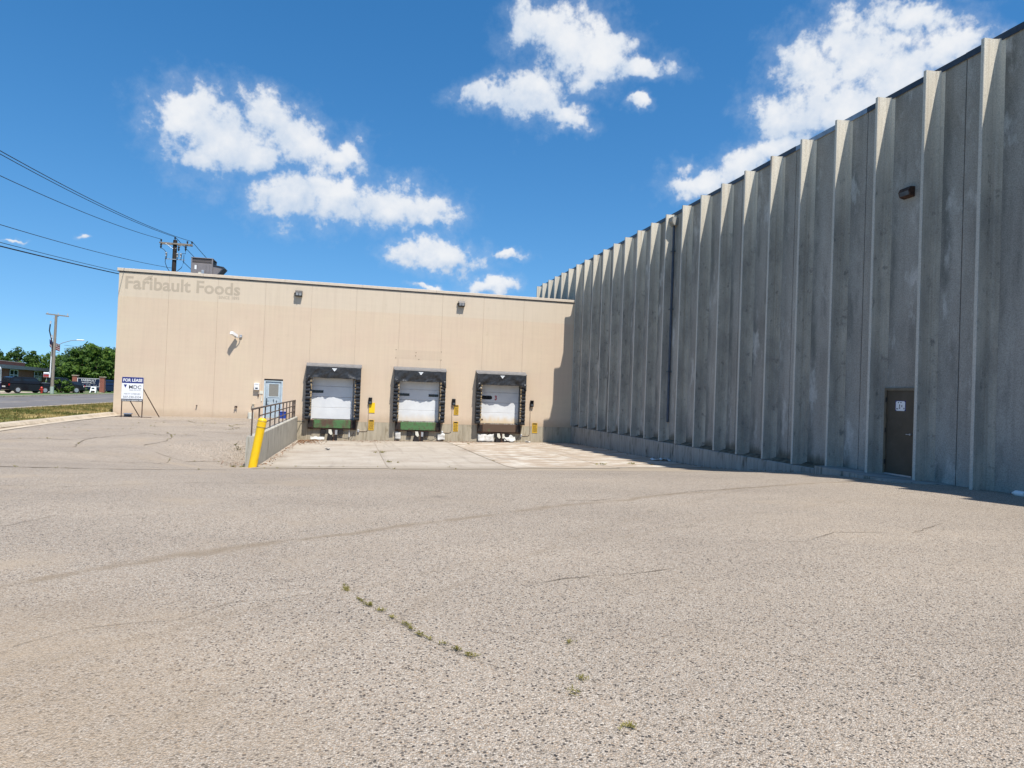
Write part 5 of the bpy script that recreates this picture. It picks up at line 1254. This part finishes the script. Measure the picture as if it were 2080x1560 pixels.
    m = MB(); m.box(-hl-0.05, -hl+0.1, -0.26, 0.26, 0.62+zo, 0.76+zo); P(m, 'number_plate', M['white'])
    m = MB(); m.bbox(-hl-0.07, -hl+0.2, -w*0.95, w*0.95, 0.36+zo, 0.56+zo, 0.03); P(m, 'rear_bumper', M['carsilver'] if kind == 'pickup' else paint)
    m = MB(); m.bbox(hl-0.2, hl+0.05, -w*0.93, w*0.93, 0.32+zo, 0.52+zo, 0.03); P(m, 'front_bumper', paint)
    rad = 0.36 if kind != 'pickup' else 0.40
    for x in (-hl+0.88, hl-0.92):
        for s_ in (-1, 1):
            m = MB(); m.cyl((x, s_*(w-0.20), rad), (x, s_*(w+0.015), rad), rad, n=20); wo_ = P(m, 'tyre', M['tyre'])
            m = MB(); m.cyl((x, s_*(w+0.016), rad), (x, s_*(w+0.03), rad), rad*0.62, n=14); ri = m.build('rim', M['carsilver'], None, (0, 0, 0)); ri.parent = wo_
    return t
GZ = -1.88
car('parked_suv', 'black suv parked between the bus and the pickup truck', (-34.9, 84.8, GZ), R(52), 'suv', M['carblack'])
car('parked_pickup', 'dark pickup with silver bed edge parked left of the grey street pole', (-34.0, 89.9, GZ), R(50), 'pickup', M['carblack'])
car('parked_car', 'black car whose red tail light shows right of the grey street pole', (-33.6, 93.0, GZ), R(125), 'sedan', M['carblack'])
car('parked_car', 'dark blue car behind the white sandwich board', (-33.3, 104.5, GZ), R(65), 'suv', M['carblue'])
car('parked_car', 'dark car half hidden behind the left edge of the beige building', (-36.6, 124, GZ), R(25), 'sedan', M['carblue'])
bs = thing('shuttle_bus', (-35.55, 73.6, GZ), 'white and navy shuttle bus cut off by the left edge of the picture', 'bus', 'vehicles parked across the road')
bs.rotation_euler = (0, 0, R(100))
def BP(mm, nm, mt):
    o = mm.build(nm, mt, None, (0, 0, 0)); o.parent = bs; return o
def rprof(y0, y1, z0, z1, r): return [(y0+r, z0), (y1-r, z0), (y1, z0+r), (y1, z1-r), (y1-r, z1), (y0+r, z1), (y0, z1-r), (y0, z0+r)]
BP(MB().prism([(-1.15, 0.35), (1.15, 0.35), (1.15, 1.22), (-1.15, 1.22)], 'x', 0, 7.2), 'lower_body', M['busnavy'])
BP(MB().prism([(-1.15, 1.225), (1.15, 1.225), (1.12, 2.55), (0.92, 2.85), (-0.92, 2.85), (-1.12, 2.55)], 'x', 0, 7.2), 'upper_body', M['white'])
BP(MB().box(-0.012, 0.05, -0.85, 0.85, 1.42, 2.45), 'rear_window', M['glass_dark'])
for s_ in (-1, 1):
    for q in range(5):
        BP(MB().box(0.35+q*1.3, 1.5+q*1.3, s_*1.135-0.03, s_*1.135+0.03, 1.5, 2.4), 'side_window', M['glass_dark'])
    BP(MB().box(-0.02, 0.05, s_*1.0-0.09, s_*1.0+0.09, 0.75, 1.1), 'tail_light', M['taillight'])
    BP(MB().box(0.0, 7.2, s_*1.152-0.006, s_*1.152+0.006, 1.05, 1.12), 'stripe', M['white'])
    for x in (1.5, 5.8):
        w_ = BP(MB().cyl((x, s_*0.95, 0.42), (x, s_*1.17, 0.42), 0.42, n=18), 'tyre', M['tyre'])
        r_o = MB().cyl((x, s_*1.171, 0.42), (x, s_*1.19, 0.42), 0.24, n=12).build('rim', M['carsilver'], None, (0, 0, 0)); r_o.parent = w_
BP(MB().bbox(-0.12, 0.0, -1.1, 1.1, 0.38, 0.6, 0.03), 'rear_bumper', M['black'])
hy = thing('fire_hydrant', (-33.0, 83.6, -1.85), 'small red fire hydrant in front of the parked pickup', 'hydrant')
MB().cyl((-33.0, 83.6, -1.9), (-33.0, 83.6, -1.30), 0.11, n=14).build('barrel', M['fire_red'], hy)
m = MB(); m.cyl((-33.0, 83.6, -1.30), (-33.0, 83.6, -1.25), 0.15, n=14); m.cyl((-33.0, 83.6, -1.25), (-33.0, 83.6, -1.10), 0.13, 0.05, n=14); m.build('bonnet', M['fire_red'], hy)
for d_ in ((0.2, 0), (-0.2, 0), (0, -0.2)): MB().cyl((-33.0, 83.6, -1.45), (-33.0+d_[0], 83.6+d_[1], -1.45), 0.06, n=10).build('nozzle', M['fire_red'], hy)

# ------------------------------------------------------------------ trees and shrubs
def crown_mb(rnd, rx, ry, rz, ncl, nlf, ls, base=(0, 0, 0)):
    m = MB(); bx_, by_, bz_ = base
    for c in range(ncl):
        while True:
            p = Vector((rnd.uniform(-1, 1), rnd.uniform(-1, 1), rnd.uniform(-1, 1)))
            if 0.25 < p.length < 1: break
        p = p.normalized()*(p.length**0.45)
        if p.z < -0.45: p.z *= 0.6
        k = 1+0.28*mnoise.noise(p*1.9+Vector((c % 3, base[0], base[1])))
        cc = Vector((p.x*rx*k+bx_, p.y*ry*k+by_, p.z*rz*k+bz_)); cr = rnd.uniform(0.55, 1.15)*min(rx, rz)*0.26
        for l in range(nlf):
            d = Vector((rnd.gauss(0, 1), rnd.gauss(0, 1), rnd.gauss(0, 0.75)))
            d = d.normalized()*cr*rnd.uniform(0.35, 1.0)
            q = cc+d; s_ = ls*rnd.uniform(0.6, 1.3)
            n_ = (d.normalized()+Vector((rnd.gauss(0, .5), rnd.gauss(0, .5), rnd.gauss(0.4, .5)))).normalized()
            a = n_.orthogonal().normalized(); a.rotate(Matrix.Rotation(rnd.uniform(0, 6.28), 3, n_)); b_ = n_.cross(a)
            m.add([q-a*s_, q+b_*s_*0.55, q+a*s_, q-b_*s_*0.55], [(0, 1, 2, 3)])
    return m
def trunk_mb(rnd, h, r, spread):
    m = MB(); m.tube([(0, 0, -0.2), (0.05, 0.02, h*0.35), (0.12, -0.05, h*0.7), (0.1, 0, h)], [r*1.25, r, r*0.75, r*0.3], 8)
    for i in range(6):
        a = i*1.05+rnd.random(); z = h*rnd.uniform(0.4, 0.75)
        m.tube([(0.05, 0, z), (math.cos(a)*spread*0.4, math.sin(a)*spread*0.4, z+h*0.18), (math.cos(a)*spread*0.8, math.sin(a)*spread*0.8, z+h*0.26)], [r*0.5, r*0.3, r*0.1], 6)
    return m
TR = [  # x, y, height, rx, rz, leaf, label
 (-78, 168, 9.2, 5.5, 3.6, 'leafA', 'dark green tree behind the brick office at the left edge of the picture'),
 (-69, 163, 8.4, 5.0, 3.3, 'leafA', 'tall dark tree over the left window of the brick office'),
 (-62, 164, 8.2, 5.0, 3.2, 'leafB', 'mid green tree over the middle of the brick office'),
 (-56.5, 160, 7.8, 4.6, 3.0, 'leafA', 'dark tree over the right end of the brick office roof'),
 (-50.5, 148, 9.3, 4.4, 3.8, 'leafC', 'pale silvery tree right behind the grey street pole'),
 (-46.5, 151, 9.4, 4.2, 3.9, 'leafC', 'pale silvery tree directly under the street lamp'),
 (-44.0, 126, 6.6, 3.0, 2.7, 'leafB', 'yellowish low tree just right of the grey street pole'),
 (-40.2, 121, 8.3, 4.2, 3.7, 'leafB', 'big bright green tree behind the entrance sign'),
 (-42.8, 134, 8.2, 3.8, 3.4, 'leafA', 'dark tree between the silvery trees and the entrance sign'),
 (-36.6, 126, 7.2, 3.6, 3.2, 'leafA', 'dark tree touching the left edge of the beige building'),
 (-39.0, 146, 8.6, 4.0, 3.4, 'leafB', 'distant tree top between the bright tree and the beige building'),
 (-34.2, 132, 7.0, 3.4, 3.1, 'leafB', 'leafy tree half hidden behind the beige building corner')]
for i, (x, y, h, rx, rz, lf_, lab) in enumerate(TR):
    h *= 0.88
    rnd = random.Random(100+i)
    t = thing('leafy_tree', (x, y, -1.95), lab, 'tree', 'trees across the road')
    m = trunk_mb(rnd, h*0.75, 0.22, rx); o = m.build('trunk', M['bark'], None, (0, 0, 0)); o.parent = t
    o = crown_mb(rnd, rx, rx*0.9, h*0.47, 120, 48, 0.30, (0, 0, h*0.50)).build('crown', M[lf_], None, (0, 0, 0)); o.parent = t
for (x, y, r_, h, lab) in ((-33.2, 89.2, 1.3, 1.5, 'rounded green shrub between the grey street pole and the entrance sign'), (-34.6, 92.5, 1.5, 1.7, 'green shrub left of the brick sign pier')):
    rnd = random.Random(int(x*10))
    t = thing('shrub', (x, y, -1.9), lab, 'shrub', 'shrubs across the road')
    m = MB()
    for k in range(5): m.tube([(0, 0, -0.1), (math.cos(k*1.3)*r_*0.3, math.sin(k*1.3)*r_*0.3, h*0.5)], [0.05, 0.02], 5)
    o = m.build('stem', M['bark'], None, (0, 0, 0)); o.parent = t
    o = crown_mb(rnd, r_, r_, h*0.55, 50, 40, 0.14, (0, 0, h*0.5)).build('foliage', M['leafB'], None, (0, 0, 0)); o.parent = t

# ------------------------------------------------------------------ cracks, weeds and litter
CR = [([(0.01, 5.73), (0.13, 5.26), (0.25, 5.07), (0.40, 4.73), (0.47, 4.53), (0.59, 4.37), (0.72, 4.19), (0.78, 4.08), (1.05, 3.75), (1.25, 3.35)], 0.004, 0),
      ([(-7.68, 21.69), (-8.29, 24.18), (-7.86, 25.52), (-7.17, 26.9), (-6.52, 26.27), (-5.2, 26.6)], 0.05, 1),
      ([(-6.12, 22.77), (-5.9, 24.39), (-6.04, 25.61), (-6.6, 27.4)], 0.05, 1),
      ([(-5.6, 21.9), (-4.68, 21.36), (-4.3, 22.8), (-3.9, 23.65)], 0.035, 1),
      ([(-9.8, 26.8), (-8.9, 27.4), (-7.8, 27.2), (-6.0, 28.2), (-4.4, 27.6), (-3.3, 27.9)], 0.035, 1),
      ([(-8.6, 34.6), (-7.7, 35.2), (-6.85, 33.3), (-5.9, 33.6)], 0.05, 1),
      ([(-11.2, 31.0), (-9.8, 30.2), (-8.4, 30.8), (-7.3, 30.1)], 0.04, 1),
      ([(-9.5, 15.6), (-6.79, 15.75), (-5.63, 15.6), (-4.43, 15.45), (-3.14, 15.63), (-2.04, 16.4)], 0.16, 1),
      ([(-10.5, 20.0), (-9.0, 20.6), (-7.6, 20.2), (-6.5, 20.7)], 0.03, 0),
      ([(3.3, 10.2), (3.9, 10.25), (4.6, 10.75), (5.4, 10.95), (6.2, 11.5), (7.6, 12.0), (9.0, 12.7)], 0.02, 0),
      ([(1.41, 5.6), (1.8, 5.75), (2.15, 5.84), (2.7, 5.92), (3.27, 6.1)], 0.010, 0),
      ([(-3.63, 8.35), (-3.45, 8.75), (-3.35, 9.12)], 0.012, 0),
      ([(-1.9, 4.6), (-1.6, 4.9), (-1.1, 5.0), (-0.8, 5.35), (-0.2, 5.5)], 0.006, 0),
      ([(-6.5, 11.2), (-5.2, 11.8), (-4.1, 11.6), (-2.6, 12.3), (-1.2, 12.2)], 0.018, 0),
      ([(4.6, 7.2), (5.3, 7.1), (6.1, 7.6), (7.2, 7.5), (8.4, 8.2)], 0.012, 0),
      ([(0.4, 13.2), (1.8, 13.6), (3.1, 13.3), (4.8, 13.9)], 0.018, 0),
      ([(-10.6, 23.6), (-9.7, 24.3), (-8.6, 24.1), (-7.9, 25.3)], 0.04, 1),
      ([(-5.0, 29.3), (-4.6, 30.6), (-5.3, 32.0), (-4.8, 33.6)], 0.05, 1),
      ([(-9.0, 32.4), (-8.2, 33.2), (-7.4, 32.7), (-6.2, 31.6), (-5.3, 32.0)], 0.045, 1),
      ([(-6.2, 18.6), (-5.4, 19.3), (-4.9, 20.4), (-5.1, 21.4)], 0.03, 1),
      ([(-8.2, 18.2), (-7.1, 18.6), (-6.2, 18.5), (-5.0, 18.9)], 0.025, 0),
      ([(-11.4, 28.4), (-10.2, 28.8), (-9.1, 28.3), (-8.0, 29.0)], 0.035, 1),
      ([(-6.4, 35.8), (-5.4, 36.2), (-4.5, 35.5), (-3.4, 36.3)], 0.04, 1),
      ([(5.33, 39.3), (5.34, 31.0), (5.33, 22.7)], 0.035, 1),
      ([(-2.8, 22.67), (0.5, 22.68), (3.2, 22.67), (5.2, 22.68)], 0.03, 1),
      ([(-2.5, 21.5), (0.2, 21.35), (2.4, 21.15), (4.0, 21.1)], 0.02, 1)]
wd = MB(); rw_ = random.Random(5)
def tuft(x, y, s_, n=9):
    z = g(x, y)+0.004
    for k in range(n):
        a = rw_.uniform(0, 6.28); l_ = s_*rw_.uniform(0.4, 1.0); hh = s_*rw_.uniform(0.2, 0.75); w_ = s_*0.11
        bx_, by_ = x+rw_.gauss(0, s_*0.3), y+rw_.gauss(0, s_*0.3)
        ca_, sa_ = math.cos(a), math.sin(a)
        wd.add([(bx_-sa_*w_*.4, by_+ca_*w_*.4, z), (bx_+sa_*w_*.4, by_-ca_*w_*.4, z), (bx_+ca_*l_*.6+sa_*w_, by_+sa_*l_*.6-ca_*w_, z+hh*.8), (bx_+ca_*l_, by_+sa_*l_, z+hh), (bx_+ca_*l_*.6-sa_*w_, by_+sa_*l_*.6+ca_*w_, z+hh*.8)], [(0, 1, 2, 3, 4)])
ckm = MB()
for ci, (pts, w_, weeds) in enumerate(CR):
    P_ = []
    for (a, b_) in zip(pts, pts[1:]):
        L_ = math.dist(a, b_); n = max(2, int(L_/(0.06 if w_ < 0.02 else 0.18)))
        for i in range(n):
            t = i/n; q = (a[0]+(b_[0]-a[0])*t, a[1]+(b_[1]-a[1])*t)
            jj = 0.03 if w_ < 0.02 else (0.015 if ci in (23, 24, 25) else 0.10)
            P_.append((q[0]+jj*mnoise.noise((q[0]*5, q[1]*5, ci)), q[1]+jj*mnoise.noise((q[0]*5, q[1]*5, ci+7))))
    vs = []
    for i, p in enumerate(P_):
        q0, q1 = P_[max(0, i-1)], P_[min(len(P_)-1, i+1)]
        d = Vector((q1[0]-q0[0], q1[1]-q0[1])); d = d.normalized() if d.length > 0 else Vector((1, 0)); nn = Vector((-d.y, d.x))
        ww = w_*max(0.12, 0.55+0.9*mnoise.noise((p[0]*3, p[1]*3, 20+ci)))*0.5
        off = 0.017 if p[1] > 22.0 and p[0] > -2.9 else 0.006
        for s_ in (-1, 1):
            x, y = p[0]+nn.x*ww*s_, p[1]+nn.y*ww*s_
            vs.append((x, y, g(x, y)+bumpy(x, y)+off))
        if weeds and rw_.random() < 0.30 and mnoise.noise((p[0]*0.9, p[1]*0.9, 3)) > -0.05: tuft(p[0], p[1], rw_.uniform(0.03, 0.07), 7)
    ckm.add(vs, [(2*i, 2*i+1, 2*i+3, 2*i+2) for i in range(len(P_)-1)])
o = ckm.build('pavement_cracks', M['crack']); struct(o)
# moss along the near crack and scattered spots
for (a, b_) in (((0.10, 5.36), (0.19, 5.16)), ((0.24, 5.08), (0.28, 5.03)), ((0.33, 4.90), (0.36, 4.86)), ((0.40, 4.76), (0.47, 4.60)), ((0.48, 4.55), (0.55, 4.43)), ((0.62, 4.34), (0.64, 4.32)), ((0.68, 4.24), (0.78, 4.10)), ((0.0, 5.75), (0.01, 5.55))):
    n = max(4, int(math.dist(a, b_)/0.010))
    for i in range(n): t = rw_.random(); tuft(a[0]+(b_[0]-a[0])*t+rw_.gauss(0, 0.008), a[1]+(b_[1]-a[1])*t+rw_.gauss(0, 0.008), rw_.uniform(0.012, 0.03), 6)
for (x, y) in ((1.45, 4.27), (1.34, 3.70), (1.23, 3.54), (1.38, 3.14), (1.40, 3.12)):
    for i in range(8): tuft(x+rw_.gauss(0, 0.02), y+rw_.gauss(0, 0.02), rw_.uniform(0.012, 0.028), 6)
for (x, y, s_) in ((1.28, 29.7, 0.13), (1.5, 25.0, 0.10), (9.2, 24.3, 0.10), (10.7, 24.4, 0.11), (11.2, 24.2, 0.08), (-3.4, 22.2, 0.09), (-3.8, 24.6, 0.1), (6.3, 36.8, 0.08)):
    for i in range(4): tuft(x+rw_.gauss(0, 0.12), y+rw_.gauss(0, 0.08), s_, 8)
stuff(wd.build('crack_weeds', M['weed'], None, (0, 5, -1.6)), 'small green weeds growing in pavement cracks', 'weeds')
# dead leaves and grit gathered at the foot of the walls
ll = MB(); rl = random.Random(17)
def leafbit(x, y, s_, lift=0.02):
    z = g(x, y)+lift+rl.uniform(0, 0.03); a = rl.uniform(0, 6.28)
    d1 = Vector((math.cos(a), math.sin(a), rl.uniform(-.5, .5)))*s_; d2 = Vector((-math.sin(a), math.cos(a), rl.uniform(-.5, .5)))*s_*0.5; p = Vector((x, y, z))
    ll.add([p-d1, p+d2, p+d1, p-d2], [(0, 1, 2, 3)])
for i in range(420): leafbit(-2.75+abs(rl.gauss(0, 0.55)), 38.9-abs(rl.gauss(0, 1.7)), rl.uniform(0.03, 0.08))
for i in range(260): leafbit(-2.85+abs(rl.gauss(0, 0.16)), rl.uniform(23, 38.5), rl.uniform(0.02, 0.06))
for i in range(420): leafbit(rl.uniform(-2.7, 10.4), YW-0.08-abs(rl.gauss(0, 0.28)), rl.uniform(0.02, 0.06))
for i in range(260): leafbit(12.85-abs(rl.gauss(0, 0.15)), rl.uniform(17, 39), rl.uniform(0.02, 0.05))
for i in range(110): leafbit(rl.gauss(-3.7, 0.3), rl.gauss(23.4, 0.9), rl.uniform(0.015, 0.045))
for (x, y, n, sx_, sy2) in ((1.2, 37.6, 70, 0.45, 0.18), (6.6, 38.0, 60, 0.4, 0.15), (11.0, 36.8, 70, 0.6, 0.3)):
    for i in range(n): leafbit(rl.gauss(x, sx_), rl.gauss(y, sy2), rl.uniform(0.02, 0.05))
stuff(ll.build('leaf_litter', M['leaflitter'], None, (0, 36, -2.8)), 'dead brown leaves and grit along the wall foot', 'leaf litter')
def scrap(label, x, y, w_, h_, seed, m_=M['white']):
    mm = MB(); z = g(x, y)+0.02
    mm.grid([-w_/2+w_*q/7 for q in range(8)], [-h_/2+h_*q/5 for q in range(6)], lambda a, b2: (x+a+0.1*mnoise.noise((a*5, b2*5, seed)), y+b2, z+0.05+0.13*mnoise.noise((a*6, b2*6, seed+2))))
    o = mm.build('paper_scrap', m_, None, (x, y, z)); o.modifiers.new('thickness', 'SOLIDIFY').thickness = 0.006
    tag(o, label, 'litter', 'white litter on the ground')
scrap('crumpled white paper at the foot of the shaded ribbed wall', 12.55, 26.2, 0.75, 0.45, 1)
scrap('small white scrap on the apron near the retaining wall', -1.0, 31.0, 0.25, 0.2, 4)
scrap('white round scrap at the wall foot right of the right dock', 10.15, YW-0.3, 0.26, 0.22, 6)
jg = thing('plastic_jug', (13.0, 11.05, -1.66), 'white plastic jug lying by the ribbed wall at the right picture edge', 'jug')
m = MB(); m.cyl((13.0, 11.0, -1.60), (13.0, 10.8, -1.60), 0.06, n=14); m.build('body', M['white'], jg)
m = MB(); m.cyl((13.0, 11.0, -1.60), (13.0, 11.08, -1.61), 0.058, 0.02, n=12); m.build('neck', M['white'], jg)
m = MB(); m.cyl((13.0, 11.08, -1.61), (13.0, 11.11, -1.61), 0.024, n=10); m.build('lid', M['signgrey'], jg)
